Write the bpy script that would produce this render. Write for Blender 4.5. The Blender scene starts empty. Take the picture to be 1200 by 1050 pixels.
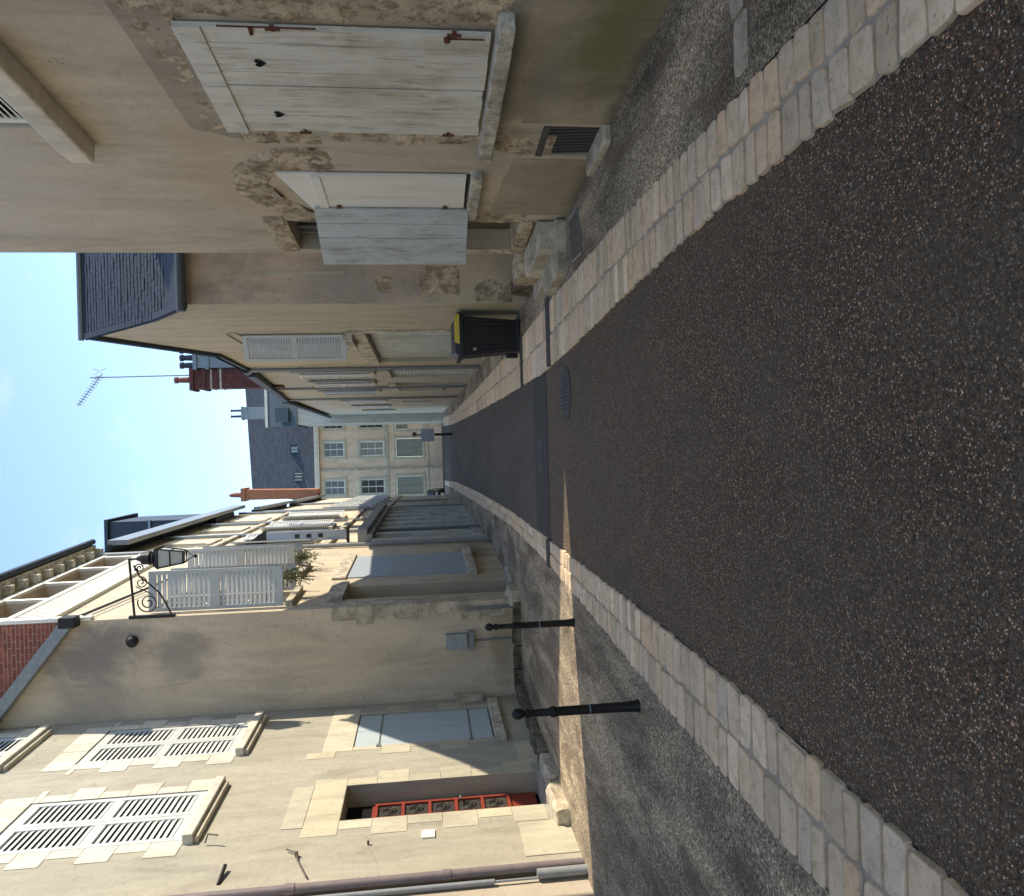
import bpy, bmesh, math, random
from mathutils import Vector, Matrix, noise
random.seed(11)
R_ = math.radians
scene = bpy.context.scene
COL = scene.collection
UP = Vector((0, 0, 1))

# ---------------------------------------------------------------- materials
def new_mat(name):
    m = bpy.data.materials.new(name); m.use_nodes = True
    nt = m.node_tree; nt.nodes.clear()
    o = nt.nodes.new('ShaderNodeOutputMaterial'); b = nt.nodes.new('ShaderNodeBsdfPrincipled')
    nt.links.new(b.outputs[0], o.inputs[0])
    return m, nt, b
def coords(nt, scale=(1, 1, 1), loc=(0, 0, 0), rot=(0, 0, 0)):
    t = nt.nodes.new('ShaderNodeTexCoord'); mp = nt.nodes.new('ShaderNodeMapping')
    mp.inputs['Scale'].default_value = scale; mp.inputs['Location'].default_value = loc
    mp.inputs['Rotation'].default_value = rot
    nt.links.new(t.outputs['Object'], mp.inputs[0]); return mp.outputs[0]
def nz(nt, v, scale, detail=6, rough=.6, dist=0.0):
    n = nt.nodes.new('ShaderNodeTexNoise'); n.inputs['Scale'].default_value = scale
    n.inputs['Detail'].default_value = detail; n.inputs['Roughness'].default_value = rough
    n.inputs['Distortion'].default_value = dist
    nt.links.new(v, n.inputs['Vector']); return n.outputs['Fac']
def ramp(nt, fac, stops):
    r = nt.nodes.new('ShaderNodeValToRGB'); e = r.color_ramp.elements
    while len(e) < len(stops): e.new(.5)
    for el, (p, c) in zip(e, stops):
        el.position = p
        if not isinstance(c, (tuple, list)): c = (c, c, c)
        el.color = (*c[:3], 1)
    nt.links.new(fac, r.inputs[0]); return r.outputs[0]
def mix(nt, fac, a, b, mode='MIX'):
    m = nt.nodes.new('ShaderNodeMix'); m.data_type = 'RGBA'; m.blend_type = mode
    for sock, v in ((m.inputs[0], fac), (m.inputs[6], a), (m.inputs[7], b)):
        if hasattr(v, 'is_linked') or hasattr(v, 'node'): nt.links.new(v, sock)
        elif isinstance(v, (int, float)): sock.default_value = v if sock == m.inputs[0] else (v, v, v, 1)
        else: sock.default_value = (*v[:3], 1)
    return m.outputs[2]
def bump(nt, b, h, strength=.3, dist=.01):
    n = nt.nodes.new('ShaderNodeBump'); n.inputs['Strength'].default_value = strength
    n.inputs['Distance'].default_value = dist; nt.links.new(h, n.inputs['Height'])
    nt.links.new(n.outputs[0], b.inputs['Normal'])
def ramp2(nt, fac, a, b, amt):
    r = nt.nodes.new('ShaderNodeMapRange'); r.interpolation_type = 'SMOOTHSTEP'
    r.inputs['From Min'].default_value = a; r.inputs['From Max'].default_value = b
    r.inputs['To Min'].default_value = amt; r.inputs['To Max'].default_value = 0
    nt.links.new(fac, r.inputs['Value']); return r.outputs[0]
def sc(c, k): return tuple(min(1, x * k) for x in c)

def plaster(name, c, var=.18, stain=None, stain_amt=.6, sscale=.55, rough=.92, bs=.25, stretch=.35, fine=60, thr=(.44, .62), specks=0, blots=(), island=False, cracks=0):
    """lime render: mottled, with patches of staining that belong to the wall"""
    m, nt, b = new_mat(name)
    v = coords(nt); vs = coords(nt, (1, 1, stretch), (3.1, 7.7, 1.3))
    n1 = nz(nt, v, 2.2, 8, .65, .3)
    col = ramp(nt, n1, [(.25, sc(c, 1 - var)), (.5, c), (.75, sc(c, 1 + var))])
    n2 = nz(nt, v, 14, 6, .7)
    col = mix(nt, .55, col, ramp(nt, n2, [(.3, sc(c, .86)), (.7, sc(c, 1.12))]))
    if stain:
        n3 = nz(nt, vs, sscale, 7, .62, .6)
        f = ramp(nt, n3, [(thr[0], 0.0), (thr[1], stain_amt)])
        col = mix(nt, f, col, stain)
    if island:
        gi = nt.nodes.new('ShaderNodeNewGeometry')
        col = mix(nt, 1.0, col, ramp(nt, gi.outputs['Random Per Island'], [(0, (.84, .83, .82)), (.5, 1.0), (.8, (1.04, 1.0, .93)), (1, (1.1, 1.1, 1.1))]), 'MULTIPLY')
    if cracks:      # hairline cracks
        nd = nt.nodes.new('ShaderNodeTexNoise'); nd.inputs['Scale'].default_value = 3; nd.inputs['Detail'].default_value = 6; nt.links.new(v, nd.inputs['Vector'])
        vm = nt.nodes.new('ShaderNodeVectorMath'); vm.operation = 'MULTIPLY_ADD'; vm.inputs[1].default_value = (.5, .5, .5)
        nt.links.new(nd.outputs['Color'], vm.inputs[0]); nt.links.new(v, vm.inputs[2])
        vc = nt.nodes.new('ShaderNodeTexVoronoi'); vc.feature = 'DISTANCE_TO_EDGE'; vc.inputs['Scale'].default_value = .75; nt.links.new(vm.outputs[0], vc.inputs['Vector'])
        lf = ramp2(nt, vc.outputs['Distance'], .0015, .0055, 1.0)
        mk = ramp(nt, nz(nt, v, .9, 3, .5), [(.5, 0.0), (.58, cracks)])
        mm_ = nt.nodes.new('ShaderNodeMath'); mm_.operation = 'MULTIPLY'; nt.links.new(lf, mm_.inputs[0]); nt.links.new(mk, mm_.inputs[1])
        col = mix(nt, mm_.outputs[0], col, sc(c, .4))
    n7 = nz(nt, coords(nt, (1, 1, .22), (9, 2, 5)), 3.2, 7, .68, .8)      # washed streaks and trowel marks
    col = mix(nt, 1.0, col, ramp(nt, n7, [(.3, (.78, .77, .76)), (.5, 1.0), (.7, (1.16, 1.15, 1.12))]), 'MULTIPLY')
    n8 = nz(nt, coords(nt, (1, 1, 1.6), (1, 6, 2)), 5.5, 4, .8, 1.2)
    col = mix(nt, ramp(nt, n8, [(.56, 0.0), (.68, .4)]), col, sc(c, .62))
    for (cx_, cy_, cz_, rx_, ry_, rz_, bc, ba) in blots:      # old stains with a place of their own on the wall
        tcb = nt.nodes.new('ShaderNodeTexCoord'); mb_ = nt.nodes.new('ShaderNodeMapping'); mb_.vector_type = 'POINT'
        mb_.inputs['Scale'].default_value = (1 / rx_, 1 / ry_, 1 / rz_); mb_.inputs['Location'].default_value = (-cx_ / rx_, -cy_ / ry_, -cz_ / rz_)
        nt.links.new(tcb.outputs['Object'], mb_.inputs[0])
        ln = nt.nodes.new('ShaderNodeVectorMath'); ln.operation = 'LENGTH'; nt.links.new(mb_.outputs[0], ln.inputs[0])
        nb_ = nz(nt, coords(nt, (1, 1, .7), (cx_, 3, cz_)), 1.7, 7, .68, .6)
        ma = nt.nodes.new('ShaderNodeMath'); ma.operation = 'MULTIPLY_ADD'; ma.inputs[1].default_value = 2.4
        nt.links.new(nb_, ma.inputs[0]); nt.links.new(ln.outputs['Value'], ma.inputs[2])
        col = mix(nt, ramp(nt, ma.outputs[0], [(.0, ba), (1.0, ba)]) if False else ramp2(nt, ma.outputs[0], 1.35, 2.3, ba), col, bc)
    if specks:
        n5 = nz(nt, v, 26, 3, .5); f5 = ramp(nt, n5, [(.66, 0.0), (.72, specks)])
        col = mix(nt, f5, col, sc(c, .45))
    nt.links.new(col, b.inputs['Base Color']); b.inputs['Roughness'].default_value = rough
    b.inputs['Specular IOR Level'].default_value = .25
    n4 = nz(nt, v, fine, 5, .7)
    hh = nt.nodes.new('ShaderNodeMath'); hh.operation = 'ADD'
    n6 = nz(nt, v, 5, 4, .6)
    m6 = nt.nodes.new('ShaderNodeMath'); m6.operation = 'MULTIPLY'; m6.inputs[1].default_value = 2.5
    nt.links.new(n6, m6.inputs[0]); nt.links.new(n4, hh.inputs[0]); nt.links.new(m6.outputs[0], hh.inputs[1])
    bump(nt, b, hh.outputs[0], bs, .008)
    return m
def paint(name, c, rough=.5, wear=.0, wearcol=(.25, .2, .15), spec=.4, metal=0, streak=(1, 1, .12), var=.08, thr=.6):
    m, nt, b = new_mat(name)
    v = coords(nt, streak)
    n1 = nz(nt, v, 9, 6, .65)
    col = ramp(nt, n1, [(.3, sc(c, 1 - var)), (.7, sc(c, 1 + var))])
    if wear:
        n2 = nz(nt, v, 22, 8, .75, .4); n3 = nz(nt, coords(nt), 3, 3, .5)
        mm = nt.nodes.new('ShaderNodeMath'); mm.operation = 'MULTIPLY_ADD'; mm.inputs[1].default_value = .35
        nt.links.new(n3, mm.inputs[0]); nt.links.new(n2, mm.inputs[2])
        f = ramp(nt, mm.outputs[0], [(thr + .12, 0.0), (thr + .2, wear)])
        col = mix(nt, f, col, wearcol)
    if wear > .3:
        nw = nz(nt, coords(nt, (1, 1, .5), (3, 1, 8)), 2.6, 6, .7, .6)
        col = mix(nt, 1.0, col, ramp(nt, nw, [(.34, (.76, .73, .66)), (.52, 1.0), (.7, (1.06, 1.07, 1.05))]), 'MULTIPLY')
    nt.links.new(col, b.inputs['Base Color']); b.inputs['Roughness'].default_value = rough
    b.inputs['Specular IOR Level'].default_value = spec; b.inputs['Metallic'].default_value = metal
    bump(nt, b, nz(nt, v, 40, 4), .12, .004)
    return m
def stone(name, c, c2, scale=9, rough=.9, bs=.6, pits=.5):
    m, nt, b = new_mat(name)
    v = coords(nt)
    n1 = nz(nt, v, scale, 9, .8, .15)
    col = ramp(nt, n1, [(.34, sc(c2, .8)), (.46, c2), (.52, c), (.66, sc(c, 1.25))])
    nb = nz(nt, v, scale * .35, 3, .6)
    col = mix(nt, 1.0, col, ramp(nt, nb, [(.35, (.74, .72, .68)), (.65, (1.15, 1.12, 1.05))]), 'MULTIPLY')
    n2 = nz(nt, v, scale * 3.3, 6, .75)
    col = mix(nt, ramp(nt, n2, [(.54, 0.0), (.66, pits)]), col, sc(c2, .5))
    nt.links.new(col, b.inputs['Base Color']); b.inputs['Roughness'].default_value = rough
    b.inputs['Specular IOR Level'].default_value = .2
    bump(nt, b, n2, bs, .012)
    return m
def asphalt(name, dark, lo, hi, size, amount, spec=.3, warm=True, patch=.12, bs=.8):
    m, nt, b = new_mat(name)
    v = coords(nt)
    vo = nt.nodes.new('ShaderNodeTexVoronoi'); vo.inputs['Scale'].default_value = 1 / size
    nt.links.new(v, vo.inputs['Vector'])
    sep = nt.nodes.new('ShaderNodeSeparateColor'); nt.links.new(vo.outputs['Color'], sep.inputs[0])
    a = amount
    sel = ramp(nt, sep.outputs[0], [(0, sc(dark, .45)), (.45, dark), (1 - a * 1.9, sc(dark, 1.6)), (1 - a, lo), (1, hi)])
    if warm:
        tint = ramp(nt, sep.outputs[1], [(0, (1, .98, .95)), (.4, (1.05, .95, .85)), (.7, (1.35, .8, .55)), (.85, (.95, .85, 1.05)), (1, (.7, .95, 1.3))])
        sel = mix(nt, 1.0, sel, tint, 'MULTIPLY')
    if bs > .5:     # worn zones where bitumen covers the grit
        nm = nz(nt, coords(nt, (1, .6, 1), (2, 5, 0)), 1.3, 6, .65, .5)
        sel = mix(nt, ramp(nt, nm, [(.42, .0), (.66, .62)]), sel, sc(dark, 1.25))
        n9 = nz(nt, v, 48, 2, .5); sel = mix(nt, 1.0, sel, ramp(nt, n9, [(.35, .75), (.65, 1.3)]), 'MULTIPLY')
    edge = ramp(nt, vo.outputs['Distance'], [(.0, 1.0), (.62, .9), (.9, .45)])
    sel = mix(nt, 1.0, sel, edge, 'MULTIPLY')
    n2 = nz(nt, coords(nt, (1, .25, 1)), .9, 5, .6)
    sel = mix(nt, 1.0, sel, ramp(nt, n2, [(.3, 1 - patch), (.7, 1 + patch)]), 'MULTIPLY')
    n3 = nz(nt, v, 7, 5, .6)
    sel = mix(nt, 1.0, sel, ramp(nt, n3, [(.3, .88), (.7, 1.12)]), 'MULTIPLY')
    nt.links.new(sel, b.inputs['Base Color']); b.inputs['Roughness'].default_value = .78
    b.inputs['Specular IOR Level'].default_value = spec
    inv = nt.nodes.new('ShaderNodeMath'); inv.operation = 'MULTIPLY'; inv.inputs[1].default_value = -1
    nt.links.new(vo.outputs['Distance'], inv.inputs[0])
    bump(nt, b, inv.outputs[0], bs, size * .6)
    return m
def brick(name, c1, c2, mortar, sx=.22, sz=.065, rot=(R_(90), 0, 0)):
    m, nt, b = new_mat(name)
    v = coords(nt, rot=rot)
    t = nt.nodes.new('ShaderNodeTexBrick'); nt.links.new(v, t.inputs['Vector'])
    t.inputs['Color1'].default_value = (*c1, 1); t.inputs['Color2'].default_value = (*c2, 1)
    t.inputs['Mortar'].default_value = (*mortar, 1); t.inputs['Scale'].default_value = 1
    t.inputs['Brick Width'].default_value = sx; t.inputs['Row Height'].default_value = sz
    t.inputs['Mortar Size'].default_value = .006
    col = mix(nt, 1.0, t.outputs[0], ramp(nt, nz(nt, coords(nt), 6), [(.3, .75), (.7, 1.2)]), 'MULTIPLY')
    nt.links.new(col, b.inputs['Base Color']); b.inputs['Roughness'].default_value = .9
    bump(nt, b, t.outputs[1], -.4, .01)
    return m
def plain(name, c, rough=.5, metal=0, spec=.5):
    m, nt, b = new_mat(name)
    v = coords(nt)
    nt.links.new(ramp(nt, nz(nt, v, 12, 4), [(.3, sc(c, .88)), (.7, sc(c, 1.12))]), b.inputs['Base Color'])
    b.inputs['Roughness'].default_value = rough; b.inputs['Metallic'].default_value = metal
    b.inputs['Specular IOR Level'].default_value = spec
    return m
def glass_mat(name, c, rough=.08):
    m, nt, b = new_mat(name)
    b.inputs['Base Color'].default_value = (*c, 1); b.inputs['Roughness'].default_value = rough
    b.inputs['Specular IOR Level'].default_value = .6
    return m
def pavement_mat():
    m, nt, b = new_mat('worn_pavement')
    v = coords(nt)
    vo = nt.nodes.new('ShaderNodeTexVoronoi'); vo.inputs['Scale'].default_value = 1 / .011
    nt.links.new(v, vo.inputs['Vector'])
    sep = nt.nodes.new('ShaderNodeSeparateColor'); nt.links.new(vo.outputs['Color'], sep.inputs[0])
    base = ramp(nt, sep.outputs[0], [(0, (.10, .08, .058)), (.4, (.225, .188, .135)), (.75, (.32, .27, .20)), (1, (.62, .54, .42))])
    n1 = nz(nt, coords(nt, (1, .3, 1)), 1.6, 8, .68, .5)
    base = mix(nt, 1.0, base, ramp(nt, n1, [(.34, (.45, .43, .4)), (.48, (.95, .93, .9)), (.62, (1.6, 1.52, 1.38))]), 'MULTIPLY')
    n2 = nz(nt, coords(nt, (1, .35, 1), (4, 2, 0)), 2.3, 6, .6, .8)
    base = mix(nt, ramp(nt, n2, [(.52, 0.0), (.62, .7)]), base, (.14, .10, .072))
    nt.links.new(base, b.inputs['Base Color']); b.inputs['Roughness'].default_value = .9
    b.inputs['Specular IOR Level'].default_value = .25
    bump(nt, b, vo.outputs['Distance'], -.6, .006)
    return m
def sett_mat(name, c):
    m, nt, b = new_mat(name)
    v = coords(nt)
    geo = nt.nodes.new('ShaderNodeNewGeometry')
    per = ramp(nt, geo.outputs['Random Per Island'], [(0, sc(c, .74)), (.35, c), (.6, (c[0] * 1.05, c[1] * .93, c[2] * .84)), (.8, (c[0] * .86, c[1] * .9, c[2] * .98)), (1, sc(c, 1.2))])
    n1 = nz(nt, v, 11, 7, .7, .3)
    col = mix(nt, 1.0, per, ramp(nt, n1, [(.3, (.68, .66, .62)), (.5, 1.0), (.72, 1.12)]), 'MULTIPLY')
    col = mix(nt, ramp(nt, nz(nt, v, 45, 4, .6), [(.6, 0.0), (.7, .5)]), col, (.1, .085, .07))
    nt.links.new(col, b.inputs['Base Color']); b.inputs['Roughness'].default_value = .82
    b.inputs['Specular IOR Level'].default_value = .3
    bump(nt, b, nz(nt, v, 30, 6, .7), .5, .01)
    return m

M = {}
M['near'] = plaster('tan_render', (0.557, 0.477, 0.364), .16, (0.449, 0.387, 0.306), .8, .5, stretch=.5, blots=[(-.9, .6, 2.1, 1, 1.1, .7, (0.498, 0.379, 0.237), .7), (-.9, 3.2, 3.2, 1, 1.5, .7, (0.514, 0.387, 0.246), .6), (-.9, 2.5, 5.4, 1, 2.6, 1.2, (0.566, 0.511, 0.433), .7), (-.8, 1.3, .9, 1, 1.5, .5, (0.250, 0.223, 0.170), .85), (-1, 4.3, .8, 1, 1.0, .35, (0.332, 0.271, 0.170), .6)], cracks=.4)
M['near_band'] = plaster('brown_render_band', (0.396, 0.337, 0.258), .15, (0.316, 0.266, 0.210), .5)
M['near_grey'] = plaster('greyish_render', (0.445, 0.390, 0.311), .15, (0.356, 0.322, 0.272), .6, .5)
M['mossy'] = plaster('mossy_render', (.42, .355, .255), .16, (.33, .28, .2), .7, 1.4, stretch=1, blots=[(-.8, .95, .25, 1, 1.1, .42, (.16, .15, .06), .8), (-.8, 1.5, .7, 1, 1.0, .3, (.21, .19, .15), .7), (-.9, 1.8, .0, 1, 4, .14, (.15, .13, .10), .8), (-.9, 3.3, .3, 1, 1, .5, (.28, .23, .14), .6)])
M['a_wall'] = plaster('cream_roughcast', (0.374, 0.357, 0.293), .06, (0.338, 0.317, 0.250), .5, .8, fine=90, bs=.5, cracks=.4)
M['a_quoin'] = plaster('pale_dressed_stone', (0.606, 0.580, 0.497), .06, None, bs=.12, island=True)
M['a_quoin2'] = plaster('warm_dressed_stone', (0.474, 0.451, 0.354), .08, None, bs=.15, island=True)
M['g_wall'] = plaster('buff_render', (0.580, 0.486, 0.365), .06, (0.486, 0.395, 0.281), .5, .5, bs=.15, blots=[(1.9, -2.85, 7.1, .75, 1, 1.0, (0.202, 0.183, 0.175), .85), (1.7, -2.85, 5.7, .5, 1, .55, (0.251, 0.221, 0.197), .75), (1.1, -2.85, 7.0, .5, 1, .8, (0.314, 0.273, 0.235), .6), (1.6, -2.85, .35, 1.3, 1, .3, (0.298, 0.237, 0.160), .7)], cracks=.4)
M['c_wall'] = plaster('warm_cream_render', (0.530, 0.462, 0.350), .1, (0.427, 0.383, 0.296), .5, .7, blots=[(2.5, 2.2, .5, 1, 1.6, .5, (0.220, 0.185, 0.135), .8)], cracks=.4)
M['b2_wall'] = plaster('sandy_render', (0.498, 0.442, 0.337), .09, (0.453, 0.396, 0.296), .6, .8, bs=.2, blots=[(-1.8, -2.6, .6, 1, 1.1, .6, (0.349, 0.304, 0.175), .6)], cracks=.4)
M['b2_side'] = plaster('peeling_side_render', (0.544, 0.445, 0.339), .14, (0.380, 0.323, 0.264), .85, 1.3, stretch=.8, specks=.7, blots=[(-1.5, -3.1, 1.0, .8, 1, .7, (0.592, 0.501, 0.329), .7), (-1.4, -3.1, 2.6, .5, 1, .9, (0.362, 0.323, 0.288), .6)], cracks=.4)
M['b3_wall'] = plaster('grey_cream_render', (0.479, 0.455, 0.384), .08, (0.414, 0.383, 0.323), .6, .8)
M['b4_wall'] = plaster('yellowish_render', (0.517, 0.469, 0.364), .08, (0.453, 0.396, 0.296), .6, .8)
M['d_wall'] = plaster('dusty_cream_render', (0.643, 0.554, 0.411), .1, (0.476, 0.429, 0.343), .6, .6)
M['end_wall'] = plaster('pale_ashlar', (0.725, 0.560, 0.399), .06, (0.637, 0.453, 0.298), .5, .35)
M['end_trim'] = plaster('pale_trim', (0.700, 0.630, 0.509), .05)
M['stone'] = stone('rubble_stone', (0.558, 0.474, 0.351), (0.325, 0.260, 0.182), 8, bs=.9, pits=.6)
M['stone_l'] = stone('pale_worn_stone', (.50, .46, .38), (.41, .365, .285), 5, bs=.5, pits=.3)
M['stone_s'] = stone('sill_stone', (0.555, 0.531, 0.460), (0.401, 0.366, 0.295), 8, bs=.3, pits=.35)
M['stone_d'] = stone('mossy_stone', (.17, .15, .115), (.08, .07, .05), 8)
M['white'] = paint('flaking_white_paint', (0.687, 0.661, 0.571), .6, .55, (0.330, 0.291, 0.226), .3)
M['white2'] = paint('fresh_white_paint', (0.792, 0.769, 0.682), .5, .25, (0.447, 0.397, 0.318), .35, thr=.66)
M['grey_sh'] = paint('grey_shutter_paint', (0.496, 0.536, 0.514), .6, .6, (0.268, 0.240, 0.187), .3)
M['blue_sh'] = paint('blue_grey_shutter_paint', (.33, .40, .45), .55, .1, (.25, .25, .25), .3)
M['blue_pan'] = paint('pale_blue_panel_paint', (.42, .50, .53), .5, 0)
M['louvre'] = paint('light_grey_louvre_paint', (.50, .53, .52), .5, .15, (.3, .29, .26))
M['red'] = paint('red_door_paint', (.235, .042, .026), .5, 0)
M['course'] = brick('coursed_slate', (.036, .046, .058), (.058, .068, .078), (.02, .026, .034), sx=.34, sz=.22)
M['dglass'] = paint('painted_reflection_glass', (.14, .13, .11), .15, .8, (.03, .03, .03), .6, thr=.4)  # reflections painted into the glass colour as a lighter mottled tone
M['zinc'] = plain('zinc', (.20, .225, .235), .45, .3)
M['pipe'] = plain('plum_grey_pipe', (.20, .165, .17), .5, 0)
M['pipe2'] = plain('light_grey_pipe', (.26, .28, .30), .5, 0)
M['iron'] = plain('black_iron', (.016, .0155, .0155), .55, .0, .35)
M['rust'] = plain('rusty_iron', (.13, .045, .025), .85)
M['dark'] = plain('dark_interior', (.012, .012, .012), .8, 0, .1)
M['glass'] = glass_mat('dark_glass', (.03, .035, .04))
M['slate'] = plain('slate', (0.029, 0.042, 0.058), .62, 0, .35)
M['slate2'] = plain('light_slate', (.055, .075, .085), .6)
M['brick'] = brick('red_brick', (.30, .085, .05), (.22, .06, .04), (.32, .24, .19))
M['brick2'] = brick('chimney_brick', (0.130, 0.032, 0.024), (0.098, 0.024, 0.020), (0.130, 0.081, 0.065), rot=(R_(90), 0, 0))
M['orange'] = brick('orange_brick', (0.425, 0.145, 0.060), (0.357, 0.111, 0.051), (0.383, 0.212, 0.128), sz=.09)
M['loggia'] = paint('dark_red_brown_panels', (.10, .045, .035), .6, 0)
M['wood'] = paint('weathered_wood', (.10, .08, .06), .8, .3)
M['binb'] = plain('black_bin_plastic', (.008, .008, .011), .45)
M['yellow'] = plain('yellow_lid_plastic', (.55, .40, .04), .45)
M['leaf'] = plain('leaf_green', (0.098, 0.119, 0.035), .6)
M['sett'] = sett_mat('pale_setts', (0.755, 0.597, 0.413))
M['mortar'] = plaster('sett_mortar', (0.406, 0.358, 0.293), .25)
M['road'] = asphalt('coarse_asphalt', (0.104, 0.086, 0.060), (0.211, 0.164, 0.114), (0.820, 0.680, 0.476), .0058, .085)
M['road2'] = asphalt('smooth_asphalt', (0.100, 0.086, 0.067), (0.125, 0.105, 0.081), (0.193, 0.163, 0.125), .008, .06, warm=False, bs=.3, patch=.25)
M['strip'] = asphalt('dark_patch_asphalt', (.062, .057, .05), (.075, .07, .062), (.10, .095, .085), .008, .05, warm=False, bs=.3, patch=.2)
M['pave'] = pavement_mat()
M['ground'] = plaster('dry_earth', (.14, .125, .10), .2)
M['carb'] = plain('black_car_paint', (.01, .01, .012), .25)
M['lampglass'] = plain('frosted_glass', (.42, .44, .42), .3)
M['bluebox'] = plain('blue_grey_box', (.27, .31, .32), .5)
M['sign'] = paint('blue_grey_sign', (0.324, 0.396, 0.468), .5, 0)
M['stone_d2'] = plain('olive_grey_paint', (.30, .29, .23), .7, 0, .2)
M['castiron'] = plain('worn_cast_iron', (0.094, 0.088, 0.083), .7, 0, .3)
M['tan'] = plain('tan_vent', (.12, .10, .075), .8)

# ---------------------------------------------------------------- mesh builder
NOSPLIT = {'wall', 'grille', 'glass_panel', 'foliage', 'stems', 'aerial', 'shutter', 'carriage_door', 'roof', 'grille_bars', 'bars', 'glazing_bars', 'loggia_frame', 'dark_mark', 'lid', 'frame', 'side_wall', 'brick_wall', 'body', 'window_rail'}
class MB:
    def __init__(s): s.v = []; s.f = []
    def poly(s, pts):
        i = len(s.v); s.v += [Vector(p) for p in pts]; s.f.append(tuple(range(i, i + len(pts)))); return s
    def hexa(s, c):    # 8 corners: bottom 4 ccw, top 4 ccw
        i = len(s.v); s.v += [Vector(p) for p in c]
        for f in ((3, 2, 1, 0), (4, 5, 6, 7), (0, 1, 5, 4), (1, 2, 6, 5), (2, 3, 7, 6), (3, 0, 4, 7)):
            s.f.append(tuple(i + k for k in f))
        return s
    def box(s, x0, x1, y0, y1, z0, z1):
        return s.hexa([(x0, y0, z0), (x1, y0, z0), (x1, y1, z0), (x0, y1, z0), (x0, y0, z1), (x1, y0, z1), (x1, y1, z1), (x0, y1, z1)])
    def fbox(s, fr, s0, s1, o0, o1, z0, z1):
        P = fr.P
        return s.hexa([P(s0, o0, z0), P(s1, o0, z0), P(s1, o1, z0), P(s0, o1, z0), P(s0, o0, z1), P(s1, o0, z1), P(s1, o1, z1), P(s0, o1, z1)])
    def obox(s, c, ax, ay, az, hx, hy, hz):
        c = Vector(c); ax, ay, az = Vector(ax).normalized() * hx, Vector(ay).normalized() * hy, Vector(az).normalized() * hz
        return s.hexa([c - ax - ay - az, c + ax - ay - az, c + ax + ay - az, c - ax + ay - az, c - ax - ay + az, c + ax - ay + az, c + ax + ay + az, c - ax + ay + az])
    def tube(s, path, r, n=10, cap=True):
        path = [Vector(p) for p in path]; rr = r if isinstance(r, (list, tuple)) else [r] * len(path)
        rings = []
        prev = None
        for k, p in enumerate(path):
            t = (path[min(k + 1, len(path) - 1)] - path[max(k - 1, 0)]).normalized()
            a = prev if prev is not None else (Vector((1, 0, 0)) if abs(t.x) < .9 else Vector((0, 1, 0)))
            u = (a - t * a.dot(t))
            if u.length < 1e-4: u = t.orthogonal()
            u.normalize(); w = t.cross(u); prev = u
            i = len(s.v); rings.append(i)
            for j in range(n):
                an = 2 * math.pi * j / n
                s.v.append(p + (u * math.cos(an) + w * math.sin(an)) * rr[k])
        for a, b in zip(rings, rings[1:]):
            for j in range(n):
                s.f.append((a + j, a + (j + 1) % n, b + (j + 1) % n, b + j))
        if cap:
            s.f.append(tuple(rings[0] + j for j in reversed(range(n)))); s.f.append(tuple(rings[-1] + j for j in range(n)))
        return s
    def lathe(s, c, prof, n=16):
        c = Vector(c)
        return s.tube([c + Vector((0, 0, z)) for r, z in prof], [max(r, .0005) for r, z in prof], n)
    def clusters(s, gap=.14):
        n = len(s.v); par = list(range(n))
        def fd(a):
            while par[a] != a: par[a] = par[par[a]]; a = par[a]
            return a
        for f in s.f:
            r = fd(f[0])
            for k in f[1:]: par[fd(k)] = r
        isl = {}
        for k in range(n): isl.setdefault(fd(k), []).append(k)
        if len(isl) < 2 or len(isl) > 260: return None
        bb = []
        for r, ks in isl.items():
            vs = [s.v[k] for k in ks]
            bb.append((r, [min(v[i] for v in vs) for i in range(3)], [max(v[i] for v in vs) for i in range(3)]))
        g = {b[0]: b[0] for b in bb}
        def fg(a):
            while g[a] != a: a = g[a]
            return a
        for i, a in enumerate(bb):
            for b in bb[i + 1:]:
                if all(a[1][k] - gap <= b[2][k] and b[1][k] - gap <= a[2][k] for k in range(3)): g[fg(a[0])] = fg(b[0])
        groups = {}
        for b in bb: groups.setdefault(fg(b[0]), set()).add(b[0])
        if len(groups) < 2: return None
        out = []
        for rs in groups.values():
            m = MB(); mp = {}
            for r in sorted(rs):
                for k in isl[r]: mp[k] = len(m.v); m.v.append(s.v[k])
            m.f = [tuple(mp[k] for k in f) for f in s.f if fd(f[0]) in rs]
            out.append(m)
        return out
    def build(s, name, mat, parent=None, smooth=False, bevel=0, noflip=False):
        if parent is not None and name not in NOSPLIT:
            cl = s.clusters()
            if cl:
                rs = [m._build(name, mat, parent, smooth, bevel, noflip) for m in cl]
                return rs[0]
        return s._build(name, mat, parent, smooth, bevel, noflip)
    def _build(s, name, mat, parent=None, smooth=False, bevel=0, noflip=False):
        me = bpy.data.meshes.new(name)
        off = parent_world(parent)
        me.from_pydata([v - off for v in s.v], [], s.f)
        me.update()
        if not noflip:
            bm = bmesh.new(); bm.from_mesh(me); bmesh.ops.recalc_face_normals(bm, faces=bm.faces); bm.to_mesh(me); bm.free()
        me.materials.append(mat)
        if smooth:
            for p in me.polygons: p.use_smooth = True
            try: me.set_sharp_from_angle(angle=R_(40))
            except Exception: pass
        o = bpy.data.objects.new(name, me); COL.objects.link(o)
        if parent: o.parent = parent
        if bevel:
            b = o.modifiers.new('bevel', 'BEVEL'); b.width = bevel; b.segments = 2; b.limit_method = 'ANGLE'
        return o
def parent_world(p):
    v = Vector((0, 0, 0))
    while p is not None: v += Vector(p.location); p = p.parent
    return v
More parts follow.
